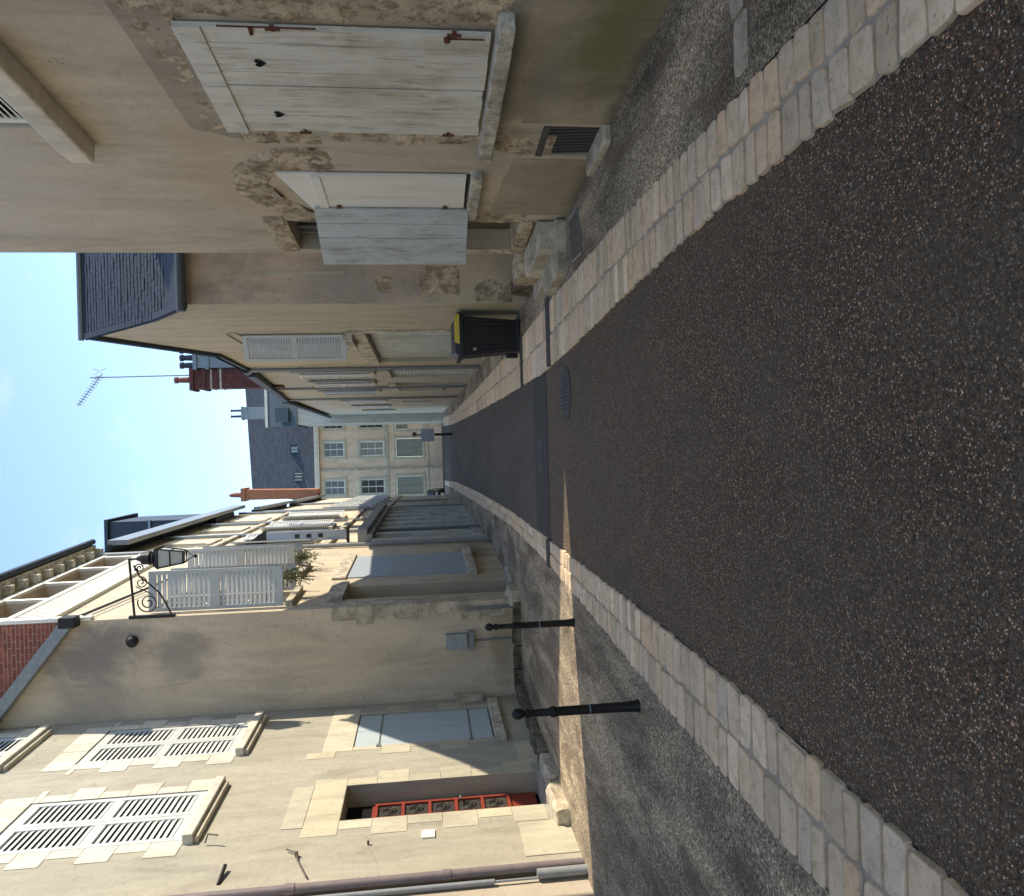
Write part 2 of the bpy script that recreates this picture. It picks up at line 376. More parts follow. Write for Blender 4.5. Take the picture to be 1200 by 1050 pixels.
class Fr:
    """a wall frame: s runs along the wall, o outward, z up"""
    def __init__(s, p, q, side):      # street walls: s is world Y
        s.p = Vector((p[0], p[1], 0)); d = Vector((q[0] - p[0], q[1] - p[1], 0)); s.d = d / d.y; s.s0 = p[1]
        n = Vector((-d.y, d.x, 0)).normalized(); s.n = n if (n.x > 0) == (side > 0) else -n
    def P(s, y, o, z): return s.p + s.d * (y - s.s0) + s.n * o + UP * z
class FrX:
    def __init__(s, y, slope=0, x0=0):        # walls facing the camera: s is world X
        s.y = y; s.d = Vector((1, slope, 0)); s.n = Vector((slope, -1, 0)).normalized(); s.x0 = x0
    def P(s, x, o, z): return Vector((0, s.y, 0)) + s.d * (x - s.x0) + Vector((s.x0, 0, 0)) + s.n * o + UP * z

def facade(mb, fr, s0, s1, z0, z1, holes):
    ss = sorted({s0, s1, *[h[0] for h in holes], *[h[1] for h in holes]}); zz = sorted({z0, z1, *[h[2] for h in holes], *[h[3] for h in holes]})
    for a, b in zip(ss, ss[1:]):
        for c, d in zip(zz, zz[1:]):
            cs, cz = (a + b) / 2, (c + d) / 2
            if any(h[0] < cs < h[1] and h[2] < cz < h[3] for h in holes): continue
            mb.poly([fr.P(a, 0, c), fr.P(b, 0, c), fr.P(b, 0, d), fr.P(a, 0, d)])
    for h in holes:
        a, b, c, d, dep = h[:5]
        mb.poly([fr.P(a, 0, c), fr.P(a, -dep, c), fr.P(a, -dep, d), fr.P(a, 0, d)])
        mb.poly([fr.P(b, 0, c), fr.P(b, -dep, c), fr.P(b, -dep, d), fr.P(b, 0, d)])
        mb.poly([fr.P(a, 0, d), fr.P(b, 0, d), fr.P(b, -dep, d), fr.P(a, -dep, d)])
        mb.poly([fr.P(a, 0, c), fr.P(b, 0, c), fr.P(b, -dep, c), fr.P(a, -dep, c)])
def thing(name, loc, label, cat, group=None):
    o = bpy.data.objects.new(name, None); COL.objects.link(o); o.location = loc; o.empty_display_size = .3
    o['label'] = label; o['category'] = cat
    if group: o['group'] = group
    return o
def tag(o, label, cat, group=None):
    o['label'] = label; o['category'] = cat
    if group: o['group'] = group
    return o
def struct(o): o['kind'] = 'structure'; return o
def copy_tree(o, parent=None):
    c = o.copy(); COL.objects.link(c); c.parent = parent
    for ch in list(o.children): copy_tree(ch, c)
    return c

def rock(mb, x0, x1, y0, y1, z0, z1, seed, amp=.02, n=7, fr=None, freq=4):
    """a rough block: subdivided box with displaced surface"""
    bm = bmesh.new(); bmesh.ops.create_cube(bm, size=1)
    bmesh.ops.subdivide_edges(bm, edges=bm.edges, cuts=n, use_grid_fill=True)
    base = len(mb.v)
    for v in bm.verts:
        p = v.co.copy()
        k = 1 - .06 * ((abs(p.x) > .45) + (abs(p.y) > .45) + (abs(p.z) > .45) - 1) * (1 if max(abs(p.x), abs(p.y), abs(p.z)) > .45 else 0)
        w = Vector(((x0 + x1) / 2 + p.x * (x1 - x0) * k, (y0 + y1) / 2 + p.y * (y1 - y0) * k, (z0 + z1) / 2 + p.z * (z1 - z0) * k))
        d = noise.noise_vector(w * freq + Vector((seed * 3.1, seed, 0))) * amp + noise.noise_vector(w * freq * 3.7 + Vector((0, seed, 9))) * amp * .45
        w = w + d
        if fr: w = fr.P(w.x, w.y, w.z)
        mb.v.append(w)
    bm.verts.ensure_lookup_table()
    for f in bm.faces: mb.f.append(tuple(base + v.index for v in f.verts))
    bm.free()
def patch(mb, fr, s0, s1, z0, z1, seed, amp=.010, res=.022, edge=.10, curve=None, lift=.005):
    """bare masonry showing through the render: a displaced grid that dips under the wall surface at its ragged edge"""
    ns = max(2, int((s1 - s0) / res)); nzz = max(2, int((z1 - z0) / res)); H = {}
    for i in range(ns + 1):
        for j in range(nzz + 1):
            u, w = i / ns, j / nzz
            s = s0 + (s1 - s0) * u; z = z0 + (z1 - z0) * w
            e = min(s - s0, s1 - s, z - z0, z1 - z) / edge
            e += noise.noise(Vector((s * 5, z * 5, seed))) * .9 - .1
            e = max(-1, min(1, e))
            h = (lift if e > .2 else -.02 + (.02 + lift) * (e + .6) / .8)
            if e > 0:
                h += (noise.noise(Vector((s * 9, z * 9, seed + 4))) + .6 * noise.noise(Vector((s * 26, z * 26, seed)))) * amp
            zz = z + (curve(s) if curve else 0)
            H[i, j] = (fr.P(s, h, zz), h)
    base = len(mb.v); idx = {}
    for k, (key, (p, h)) in enumerate(H.items()): idx[key] = base + k; mb.v.append(p)
    for i in range(ns):
        for j in range(nzz):
            ks = [(i, j), (i + 1, j), (i + 1, j + 1), (i, j + 1)]
            if max(H[k][1] for k in ks) > -.006: mb.f.append(tuple(idx[k] for k in ks))
def louvre_leaf(mb, P, w, z0, z1, panels=2, t=.035, stile=.06, gap=.045, rail=.08, mid=.09):
    """P(a, o, z): a along leaf 0..w, o thickness"""
    def bx(a0, a1, o0, o1, c0, c1):
        mb.hexa([P(a0, o0, c0), P(a1, o0, c0), P(a1, o1, c0), P(a0, o1, c0), P(a0, o0, c1), P(a1, o0, c1), P(a1, o1, c1), P(a0, o1, c1)])
    bx(0, stile, 0, t, z0, z1); bx(w - stile, w, 0, t, z0, z1)
    edges = [z0 + (z1 - z0 - rail) * k / panels for k in range(panels + 1)]
    for k, e in enumerate(edges):
        r = rail if k in (0, panels) else mid
        bx(stile, w - stile, .002, t - .002, e, e + r)
    for k in range(panels):
        a = edges[k] + (rail if k == 0 else mid) + .008; b = edges[k + 1] - .008
        n = max(3, int((b - a) / gap))
        for q in range(n):
            c = a + (b - a) * (q + .5) / n; h = (b - a) / n
            mb.hexa([P(stile, t * .15, c + h * .28), P(w - stile, t * .15, c + h * .28), P(w - stile, t * .9, c - h * .5), P(stile, t * .9, c - h * .5),
                     P(stile, t * .15, c + h * .42), P(w - stile, t * .15, c + h * .42), P(w - stile, t * .9, c - h * .36), P(stile, t * .9, c - h * .36)])
def plank_leaf(mb, P, w, z0, z1, n=4, t=.03, gap=.005, jit=.004, batten=True):
    for k in range(n):
        a = w * k / n + gap / 2; b = w * (k + 1) / n - gap / 2
        j = random.uniform(0, jit); dz = random.uniform(0, jit * 3)
        mb.hexa([P(a, 0, z0 + dz), P(b, 0, z0 + dz), P(b, t + j, z0 + dz), P(a, t + j, z0 + dz), P(a, 0, z1), P(b, 0, z1), P(b, t + j, z1), P(a, t + j, z1)])
def leafP(fr, s0, o0, ang=0, sgn=1):
    """leaf hinged at (s0,o0); ang=0 lies along the wall in +s*sgn, positive opens outwards"""
    d = fr.d.normalized() * sgn; n = fr.n
    a = d * math.cos(ang) + n * math.sin(ang); b = n * math.cos(ang) - d * math.sin(ang)
    base = fr.P(s0, o0, 0)
    return lambda x, o, z: base + a * x + b * o + UP * z

# ================================================================ GROUND, ROAD, PAVEMENTS
RR = [(-9, 1.22), (1, 1.23), (4, 1.235), (5.5, 1.18), (8, 1.05), (10, .98), (14, 1.0), (22, 1.08), (30, 1.2), (42, 1.4), (62, 1.95)]
RL = [(-9, -1.5), (1, -1.43), (2.7, -1.36), (4, -1.28), (6, -1.24), (10, -1.21), (14, -1.18), (23, -1.3), (40, -1.7), (62, -2.5)]
OR = [(-9, 1.66), (2.7, 1.68), (4, 1.72), (6, 1.78), (9, 1.80), (12, 1.74), (22, 1.76), (42, 1.98), (62, 2.6)]
OL = [(-9, -1.92), (3, -1.86), (5, -1.79), (6, -1.73), (8, -1.62), (10, -1.53), (14, -1.45), (23, -1.66), (45, -2.25), (62, -2.8)]
def interp(t, y):
    if y <= t[0][0]: return t[0][1]
    for (a, b), (c, d) in zip(t, t[1:]):
        if y <= c: return b + (d - b) * (y - a) / (c - a)
    return t[-1][1]
def sheet(name, mat, ys, lf, rf, z):
    mb = MB()
    for a, b in zip(ys, ys[1:]):
        mb.poly([(lf(a), a, z), (rf(a), a, z), (rf(b), b, z), (lf(b), b, z)])
    return struct(mb.build(name, mat))
struct(MB().poly([(-900, -900, -.10), (900, -900, -.10), (900, 1400, -.10), (-900, 1400, -.10)]).build('ground', M['ground']))
ys = [-9 + .5 * k for k in range(0, 39)]
ys2 = [9.9 + 1.0 * k for k in range(0, 53)]
sheet('road', M['road'], [y for y in ys if y <= 10], lambda y: interp(RL, y) - .02, lambda y: interp(RR, y) + .02, 0)
sheet('road', M['road2'], ys2, lambda y: interp(RL, y) - .02, lambda y: interp(RR, y) + .02, .0)
struct(MB().poly([(-40, 61.9, -.002), (40, 61.9, -.002), (40, 68, -.002), (-40, 68, -.002)]).build('road', M['road2']))
sheet('asphalt_patch', M['strip'], [9.75, 10.3, 10.9], lambda y: interp(RL, y) + .01, lambda y: interp(RR, y) - .01, .005)
ysp = sorted(set([-9, 2, 4, 6, 8, 10, 12, 14, 18, 22, 26, 32, 40, 50, 62]))
sheet('pavement', M['pave'], ysp, lambda y: interp(OR, y) - .01, lambda y: 4.2, .022)
sheet('pavement', M['pave'], ysp, lambda y: -6.2, lambda y: interp(OL, y) + .01, .022)
# sett bands
def sett_band(inner, outer, name, side):
    base = MB()
    yy = [-9 + .5 * k for k in range(0, 143)]
    for a, b in zip(yy, yy[1:]):
        base.poly([(interp(inner, a), a, .012), (interp(outer, a), a, .012), (interp(outer, b), b, .012), (interp(inner, b), b, .012)])
    bed = struct(base.build(name, M['mortar']))
    bed.name = 'kerb_bed'
    mb = MB()
    for row in (0, 1):
        y = -9 + random.uniform(0, .1)
        while y < 61.5:
            L = random.uniform(.115, .175) if y < 9 else random.uniform(.3, .55)
            if row == 1 and y < 9: L *= .95
            a, b = y, y + L - random.uniform(.009, .018)
            gapm = .5 + random.uniform(-.012, .012)
            u0, u1 = (0.0, gapm - .018) if row == 0 else (gapm + .018, 1.0)
            js = [random.uniform(-.012, .012) for _ in range(8)]
            def X(u, yy_): i, o = interp(inner, yy_), interp(outer, yy_); return i + (o - i) * u
            h = .026 + random.uniform(-.003, .003)
            c = [(X(u0, a) + js[0], a + js[1]), (X(u1, a) + js[2], a + js[3]), (X(u1, b) + js[4], b + js[5]), (X(u0, b) + js[6], b + js[7])]
            m_ = Vector((sum(p[0] for p in c) / 4, sum(p[1] for p in c) / 4))
            # rounded outline: 3-point corners
            ring = []
            for k in range(4):
                p = Vector(c[k]); pp = Vector(c[k - 1]); pn = Vector(c[(k + 1) % 4]); r = random.uniform(.016, .034)
                ring += [p + (pp - p).normalized() * r, p + (pp - p).normalized() * r * .28 + (pn - p).normalized() * r * .28, p + (pn - p).normalized() * r]
            lay = [(1, -.02), (1, h - .010), (.955, h - .002), (.86, h)]
            i0 = len(mb.v)
            for k, z in lay:
                for p in ring:
                    q = m_ + (p - m_) * k; mb.v.append(Vector((q.x, q.y, z + (noise.noise(Vector((q.x * 9, q.y * 9, 1))) * .003 if z > 0 else 0))))
            n = len(ring)
            for l in range(3):
                for k in range(n): mb.f.append((i0 + l * n + k, i0 + l * n + (k + 1) % n, i0 + (l + 1) * n + (k + 1) % n, i0 + (l + 1) * n + k))
            mb.f.append(tuple(i0 + 3 * n + k for k in range(n)))
            y += L
    o = mb.build(name, M['sett'], smooth=True); struct(o)
sett_band(RR, OR, 'kerb', 1)
sett_band(RL, OL, 'kerb', -1)
# covers in the road
def manhole(x, y, r, label):
    t = thing('manhole_cover', (x, y, .006), label, 'manhole cover')
    MB().lathe((x, y, 0), [(r, 0), (r, .012), (r * .87, .012), (r * .87, .008)], 40).build('frame', M['castiron'], t)
    mb = MB(); mb.lathe((x, y, .004), [(r * .85, 0), (r * .85, .009)], 40)
    for i in range(-5, 6):
        for j in range(-5, 6):
            px, py = i * r * .145, j * r * .145
            if px * px + py * py < (r * .75) ** 2: mb.box(x + px - .014, x + px + .014, y + py - .008, y + py + .008, .012, .0165)
    mb.build('lid', M['castiron'], t)
manhole(.6, 8.4, .3, 'round iron manhole cover set in the coarse asphalt near the right kerb')
manhole(-.12, 10.35, .24, 'round iron manhole cover in the dark patched strip across the road')
t = thing('utility_cover', (2.1, 7.45, .024), 'small square metal utility cover set in the right pavement before the stone steps', 'utility cover')
mb = MB(); mb.hexa([(1.88, 7.25, .02), (2.36, 7.4, .02), (2.36, 7.83, .02), (1.9, 7.68, .02), (1.88, 7.25, .029), (2.36, 7.4, .029), (2.36, 7.83, .029), (1.9, 7.68, .029)])
mb.build('lid', M['tan'], t)
mb = MB()
for a, b in (((1.88, 7.25), (2.36, 7.4)), ((2.36, 7.4), (2.36, 7.83)), ((2.36, 7.83), (1.9, 7.68)), ((1.9, 7.68), (1.88, 7.25))):
    mb.tube([(a[0], a[1], .029), (b[0], b[1], .029)], .01, 4)
mb.build('frame', M['zinc'], t)
# drainage slots cut across the kerb bands
for k, (x0, x1, y, lab) in enumerate(((1.0, 1.84, 9.3, 'dark drainage channel crossing the right kerb stones before the bin'), (.98, 1.75, 11.9, 'dark drainage channel crossing the right kerb stones beside the bin'), (-1.55, -1.2, 9.75, 'dark drainage channel crossing the left kerb stones'))):
    t = thing('drainage_channel', (x0, y, .03), lab, 'drain')
    MB().box(x0, x1, y - .07, y + .07, .0, .041).build('channel_bed', M['castiron'], t)
    mb = MB()
    for i in range(int((x1 - x0) / .045)): mb.box(x0 + .045 * i, x0 + .045 * i + .018, y - .065, y + .065, .041, .049)
    mb.box(x0, x1, y - .085, y - .065, .0, .05); mb.box(x0, x1, y + .065, y + .085, .0, .05)
    mb.build('grating', M['castiron'], t)
# stone gutter strip crossing right pavement
t = thing('gutter_strip', (2.1, 3.5, .02), 'row of pale gutter stones crossing the right pavement to the kerb', 'gutter')
for i, (a, b) in enumerate(((1.78, 2.06), (2.08, 2.4), (2.42, 2.76))):
    ya = 3.44 + (a - 1.75) * .12
    mb = MB(); rock(mb, a, b, ya, ya + .135, -.02, .036, i + 2, .006, 5); mb.build('stone', M['stone_l'], t, smooth=True)

# ================================================================ RIGHT: NEAR HOUSE
fA = Fr((2.72, 4.5), (2.38, 9.5), -1)
NE = 9.28
house = thing('house', (3.5, 4, 0), 'tall tan rendered house nearest on the right with peeling white plank shutters', 'house')
holes = [(4.9, 6.17, 1.1, 3.08, .16), (7.03, 7.95, 1.1, 2.58, .2), (8.22, 9.14, .48, 2.98, .3), (6.1, 6.62, .08, .55, .14), (5.15, 6.3, 4.42, 6.3, .12), (-3, -1.8, 1, 3.1, .16), (0.5, 1.7, 1.0, 3.1, .16), (0.4, 1.6, 4.4, 6.3, .14)]
mb = MB(); facade(mb, fA, -9, NE, -.1, 9.2, holes)
P = fA.P
mb.poly([P(NE, 0, -.1), (9.5, P(NE, 0, 0).y, -.1), (9.5, P(NE, 0, 0).y, 9.2), P(NE, 0, 9.2)])
mb.poly([P(-9, 0, -.1), (9.5, -9, -.1), (9.5, -9, 9.2), P(-9, 0, 9.2)])
mb.poly([(9.5, -9, -.1), (9.5, P(NE, 0, 0).y, -.1), (9.5, P(NE, 0, 0).y, 9.2), (9.5, -9, 9.2)])
mb.build('wall', M['near'], house, noflip=True)
e = P(NE, 0, 0).y
mb = MB(); mb.hexa([P(-9, .3, 9.2), (9.8, -9, 9.2), (9.8, e + .1, 9.2), P(NE + .1, .3, 9.2), (6, -9, 11.8), (6.1, -9, 11.8), (6.1, e + .1, 11.8), (6, e + .1, 11.8)])
mb.build('roof', M['slate'], house)
# smooth darker band over the big window and string between
mb = MB()
mb.hexa([P(3.9, 0, 3.16), P(6.42, 0, 3.0), P(6.42, .006, 3.0), P(3.9, .006, 3.16), P(3.9, 0, 3.42), P(6.25, 0, 3.36), P(6.25, .006, 3.36), P(3.9, .006, 3.42)])
mb.build('render_band', M['near_band'], house)
mb = MB(); n = 46
def bandz(s): return .80 + .06 * math.sin(s * 1.7) + .03 * noise.noise(Vector((s * 3, 0, 0)))
for k in range(n):      # repair render along the foot of the wall
    a = 2 + (8.0 - 2) * k / n; b = 2 + (8.0 - 2) * (k + 1) / n
    if 6.05 < (a + b) / 2 < 6.66: continue
    mb.hexa([P(a, 0, -.1), P(b, 0, -.1), P(b, .007, -.1), P(a, .007, -.1), P(a, 0, bandz(a)), P(b, 0, bandz(b)), P(b, .007, bandz(b)), P(a, .007, bandz(a))])
mb.build('foot_render', M['mossy'], house)
# bare masonry
mb = MB()
patch(mb, fA, 4.35, 5.0, 3.05, 3.38, 1); patch(mb, fA, 4.95, 5.75, 3.03, 3.32, 2); patch(mb, fA, 5.75, 6.38, 3.04, 3.3, 3)
patch(mb, fA, 4.45, 4.84, .95, 3.2, 5, edge=.12)
for a, b in ((1.05, 1.45), (1.5, 1.78), (1.83, 2.3), (2.36, 2.66), (2.7, 2.98)):
    patch(mb, fA, 6.2, 6.44 + random.uniform(0, .08), a, b, a * 7, edge=.05)
patch(mb, fA, 6.25, 6.62, .42, .95, 8, edge=.1)
mb.build('exposed_stone', M['stone'], house, smooth=True)
mb = MB()
def arch(s): return -.42 * ((s - 7.28) / .8) ** 2 if s > 7.28 else -.5 * ((s - 7.28) / .7) ** 2
patch(mb, fA, 6.55, 8.05, 2.94, 3.3, 11, amp=.022, edge=.06, curve=arch, lift=.02)
patch(mb, fA, 6.6, 7.0, 2.3, 2.85, 12, amp=.02, edge=.08)
for a in (8.1, 8.38, 8.66, 8.94): patch(mb, fA, a, a + .27, 2.98, 3.22, a * 3, amp=.01, edge=.03, lift=.015)
patch(mb, fA, 7.95, 8.24, .45, 1.0, 14, edge=.06)
patch(mb, fA, 7.93, 8.24, 2.62, 3.0, 16, edge=.06)
patch(mb, fA, 9.12, 9.27, .1, 1.0, 15, edge=.06, amp=.03)
mb.build('door_surround', M['stone'], house, smooth=True)
# big ground-floor window
win = MB().fbox(fA, 4.92, 6.15, -.15, -.13, 1.12, 3.06).build('window', M['glass'], house)
for k, (a, b) in enumerate(((4.86, 5.52), (5.53, 6.2))):
    mb = MB(); Pl = leafP(fA, a, .012)
    plank_leaf(mb, Pl, b - a, 1.09, 3.07, 4 if k == 0 else 5)
    # top and side battens of older wood strips
    mb.hexa([Pl(.0, .03, 2.9), Pl(b - a, .03, 2.9), Pl(b - a, .045, 2.9), Pl(0, .045, 2.9), Pl(.0, .03, 3.07), Pl(b - a, .03, 3.07), Pl(b - a, .045, 3.07), Pl(0, .045, 3.07)])
    sh = mb.build('shutter', M['white'], house, bevel=.003)
    hb = MB(); cx, cz = (b - a) / 2 + .05, 2.62
    pts = []
    for q in range(24):
        t_ = 2 * math.pi * q / 24
        pts.append((cx + .0028 * 16 * math.sin(t_) ** 3, cz + .0028 * (13 * math.cos(t_) - 5 * math.cos(2 * t_) - 2 * math.cos(3 * t_) - math.cos(4 * t_))))
    i0 = len(hb.v)
    hb.poly([Pl(x, .0365, z) for x, z in pts])
    hb.build('heart_hole_shade', M['dark'], sh, noflip=True)  # flat dark heart on the planks, coloured as the shade inside a hole
    hg = MB()
    for z in (1.32, 2.45):
        s_ = 4.84 if k == 0 else 6.17
        hg.tube([P(s_ + .02, .05, z - .03), P(s_ + .02, .05, z + .06)], .011, 8); hg.fbox(fA, s_ - .02, s_ + .05, .043, .047, z, z + .03)
    hg.build('hinge', M['rust'], sh)
mb = MB(); mb.tube([P(4.85, .045, 2.2), P(4.85, .045, 2.8)], .006, 6); mb.tube([P(4.85, .05, 2.6), P(4.9, .06, 2.6)], .014, 6)
mb.tube([P(4.88, .06, 1.14), P(4.90, .05, 1.4)], .006, 6); mb.tube([P(4.9, .045, 1.38), P(4.9, .07, 1.38)], .022, 8)
mb.build('shutter_bar', M['rust'], house)
mb = MB(); rock(mb, 4.68, 6.54, -.02, .13, .955, 1.07, 3, .006, 12, fr=fA, freq=6); mb.build('window_sill', M['stone_s'], house, smooth=True)
# wire at far top
# small window with folding shutter
MB().fbox(fA, 7.05, 7.93, -.19, -.17, 1.12, 2.57).build('window', M['glass'], house)
mb = MB(); plank_leaf(mb, leafP(fA, 7.0, .01), .74, 1.13, 2.5, 3); 
Pl = leafP(fA, 7.0, .006)
mb.hexa([Pl(.0, 0, 2.5), Pl(.92, 0, 2.5), Pl(.92, .025, 2.5), Pl(0, .025, 2.5), Pl(0, 0, 2.86), Pl(.92, 0, 2.62), Pl(.92, .025, 2.62), Pl(0, .025, 2.86)])
mb.hexa([Pl(.02, .025, 2.47), Pl(.74, .025, 2.47), Pl(.74, .05, 2.47), Pl(.02, .05, 2.47), Pl(.02, .025, 2.56), Pl(.74, .025, 2.56), Pl(.74, .05, 2.56), Pl(.02, .05, 2.56)])
sh = mb.build('shutter', M['white2'], house, bevel=.003)
mb = MB(); Pl = leafP(fA, 7.74, .04, R_(28)); plank_leaf(mb, Pl, .76, 1.08, 2.62, 4)
for z in (1.2, 2.42): mb.hexa([Pl(0, -.02, z), Pl(.76, -.02, z), Pl(.76, 0, z), Pl(0, 0, z), Pl(0, -.02, z + .1), Pl(.76, -.02, z + .1), Pl(.76, 0, z + .1), Pl(0, 0, z + .1)])
sh = mb.build('shutter', M['grey_sh'], house, bevel=.003)
mb = MB()
for z in (1.3, 2.35): mb.fbox(fA, 7.68, 7.8, .035, .06, z, z + .045)
mb.build('hinge', M['rust'], sh)
mb = MB(); rock(mb, 6.96, 7.98, -.02, .09, .99, 1.1, 8, .006, 9, fr=fA, freq=6); mb.build('window_sill', M['stone_s'], house, smooth=True)
# door opening
d = MB().fbox(fA, 8.24, 9.12, -.29, -.25, .5, 2.5).build('door', M['wood'], house)
mb = MB(); mb.fbox(fA, 8.24, 9.12, -.27, -.26, 2.5, 2.96); tr = mb.build('transom', M['glass'], house)
mb = MB()
for q in (8.45, 8.62, 8.79, 8.96): mb.fbox(fA, q, q + .022, -.16, -.14, 2.5, 2.96)
mb.fbox(fA, 8.24, 8.34, -.25, -.18, 2.5, 2.96)
mb.build('grille_bars', M['zinc'], tr)
mb = MB(); rock(mb, 8.18, 9.2, -.28, .06, .34, .5, 21, .014, 7, fr=fA); mb.build('threshold', M['stone'], house, smooth=True)
# cellar vent
g = MB().fbox(fA, 6.12, 6.6, -.135, -.12, .1, .53).build('cellar_vent', M['dark'], house)
mb = MB(); mb.fbox(fA, 6.1, 6.62, -.05, .012, .5, .56)
for k in range(9):
    s = 6.13 + .055 * k; mb.hexa([P(s, -.05, .06), P(s + .02, -.05, .06), P(s + .02, -.02, .06), P(s, -.02, .06), P(s, -.03, .5), P(s + .02, -.03, .5), P(s + .02, 0, .5), P(s, 0, .5)])
mb.build('bars', M['castiron'], g)
mb = MB(); rock(mb, 6.05, 6.72, -.02, .15, -.02, .085, 9, .012, 7, fr=fA); mb.build('vent_sill', M['stone_l'], house, smooth=True)
# upper window
MB().fbox(fA, 5.17, 6.28, -.115, -.1, 4.44, 6.28).build('window', M['glass'], house)
mb = MB()
for a, b in ((5.17, 5.72), (5.73, 6.28)): louvre_leaf(mb, leafP(fA, a, -.06), b - a, 4.46, 6.26, 3, .035)
mb.build('shutter', M['white2'], house)
mb = MB(); rock(mb, 4.9, 6.58, -.02, .17, 4.2, 4.4, 5, .002, 10, fr=fA); mb.build('window_sill', M['end_trim'], house, smooth=True)
# out-of-frame windows behind the camera
for s0, s1, z0, z1 in ((-3, -1.8, 1, 3.1), (.5, 1.7, 1, 3.1), (.4, 1.6, 4.4, 6.3)):
    MB().fbox(fA, s0 + .01, s1 - .01, -.15, -.13, z0, z1).build('window', M['glass'], house)
    mb = MB()
    for a in (s0 + .01, (s0 + s1) / 2 + .005): plank_leaf(mb, leafP(fA, a, -.05), (s1 - s0) / 2 - .02, z0 + .01, z1 - .01, 4)
    mb.build('shutter', M['white'], house)
# cable along the upper left of the big window
# step stones in front of the door
st = thing('stone_steps', (2.15, 8.5, 0), 'worn rubble stone steps and blocks below the narrow doorway on the right', 'steps')
mb = MB(); rock(mb, 8.02, 9.0, .02, .62, -.02, .145, 31, .016, 11, fr=fA, freq=2.6); mb.build('step', M['stone_l'], st, smooth=True)
mb = MB(); rock(mb, 8.15, 9.15, .0, .36, .1, .33, 33, .018, 11, fr=fA, freq=2.6); mb.build('step', M['stone_l'], st, smooth=True)
mb = MB(); rock(mb, 9.1, 9.65, -.05, .3, .0, .42, 37, .03, 11, fr=fA, freq=3); mb.build('block', M['stone'], st, smooth=True)
mb = MB(); rock(mb, 10.1, 10.9, -.1, .12, -.02, .3, 38, .035, 10, fr=fA, freq=3); mb.build('block', M['stone_d'], st, smooth=True)
mb = MB(); rock(mb, 9.15, 9.9, .05, .42, -.05, .12, 40, .016, 10, fr=fA, freq=3); mb.build('block', M['stone_l'], st, smooth=True)

# ================================================================ RIGHT: GABLED HOUSE
gb = thing('house', (4, 14.5, 0), 'sandy rendered house with its slate roofed gable to the street behind the black bin', 'house')
fB = Fr((2.2, 11.6), (2.2, 20), -1)
Y0, Y1 = 11.4, 19.8
mb = MB(); facade(mb, fB, Y0, Y1, -.1, 5.0, [(14.1, 19.0, .1, 2.62, .18), (14.25, 15.2, 3.05, 4.85, .18)])
mb.poly([fB.P(Y0, 0, 5.0), fB.P(Y1, 0, 5.0), fB.P(Y1, 0, 5.95), fB.P(16.9, 0, 5.9), fB.P(14.1, 0, 7.4), fB.P(12.3, 0, 5.68)])
mb.build('wall', M['b2_wall'], gb, noflip=True)
fBx = FrX(Y0)
mb = MB(); mb.poly([(2.2, Y0, -.1), (9.5, Y0, -.1), (9.5, Y0, 5.02), (2.2, Y0, 5.02)])
mb.poly([(9.5, Y0, -.1), (9.5, Y1, -.1), (9.5, Y1, 5.9), (9.5, 16.9, 5.9), (9.5, 14.1, 7.4), (9.5, Y0, 5.0)])
mb.poly([(2.2, Y1, -.1), (9.5, Y1, -.1), (9.5, Y1, 5.9), (2.2, Y1, 5.9)])
mb.build('side_wall', M['b2_side'], gb, noflip=True)
mb = MB(); mb.fbox(fBx, 2.62, 2.68, 0, .01, 2.7, 3.9)
mb.build('pale_streak_patch', M['a_quoin2'], gb, bevel=.004)
mb = MB()
for (a, b, c, d_) in ((2.3, 2.75, 1.0, 1.6), (2.35, 2.6, 2.0, 2.3), (2.2, 2.55, .2, .8)): patch(mb, fBx, a, b, c, d_, a * 9, amp=.006, lift=.005)
mb.build('exposed_stone', M['stone'], gb, smooth=True)
# slates laid in courses on the near slope
mb = MB()
prof = [(11.22, 4.98), (11.55, 5.14), (12.3, 5.76), (14.15, 7.5)]
def prp(t):
    L = [math.dist(a, b) for a, b in zip(prof, prof[1:])]; T = sum(L); d = t * T
    for (a, b, l) in zip(prof, prof[1:], L):
        if d <= l: return (a[0] + (b[0] - a[0]) * d / l, a[1] + (b[1] - a[1]) * d / l)
        d -= l
    return prof[-1]
NC = 32
for c in range(NC):
    a = prp(c / NC); b = prp(min(1, (c + 1.25) / NC)); w = .2; off = (c % 2) * .1
    x = 2.12 + off - .1
    while x < 9.6:
        xa = max(2.12, x + .003); xb = x + w - .003; j = random.uniform(-.008, .008); k = random.uniform(.012, .022)
        ya, za = a[0], a[1] + k + j * .5; yb, zb = b[0], b[1] + .004
        mb.hexa([(xa, ya + j, za - .008), (xb, ya + j, za - .008), (xb, yb, zb - .008), (xa, yb, zb - .008), (xa, ya + j, za), (xb, ya + j, za), (xb, yb, zb), (xa, yb, zb)])
        x += w
mb.poly([(2.1, 11.25, 4.95), (9.6, 11.25, 4.95), (9.6, 12.3, 5.69), (2.1, 12.3, 5.73)]); mb.poly([(2.1, 12.3, 5.73), (9.6, 12.3, 5.73), (9.6, 14.15, 7.47), (2.1, 14.15, 7.47)])
rf = mb.build('roof', M['slate'], gb)
mb = MB()
for a, b in (((14.1, 7.42), (16.9, 5.93)), ((16.9, 5.93), (19.95, 5.98))): mb.hexa([(2.12, a[0], a[1]), (9.6, a[0], a[1]), (9.6, b[0], b[1]), (2.12, b[0], b[1]), (2.12, a[0], a[1] + .08), (9.6, a[0], a[1] + .08), (9.6, b[0], b[1] + .08), (2.12, b[0], b[1] + .08)])
mb.build('roof', M['slate'], gb)
mb = MB()
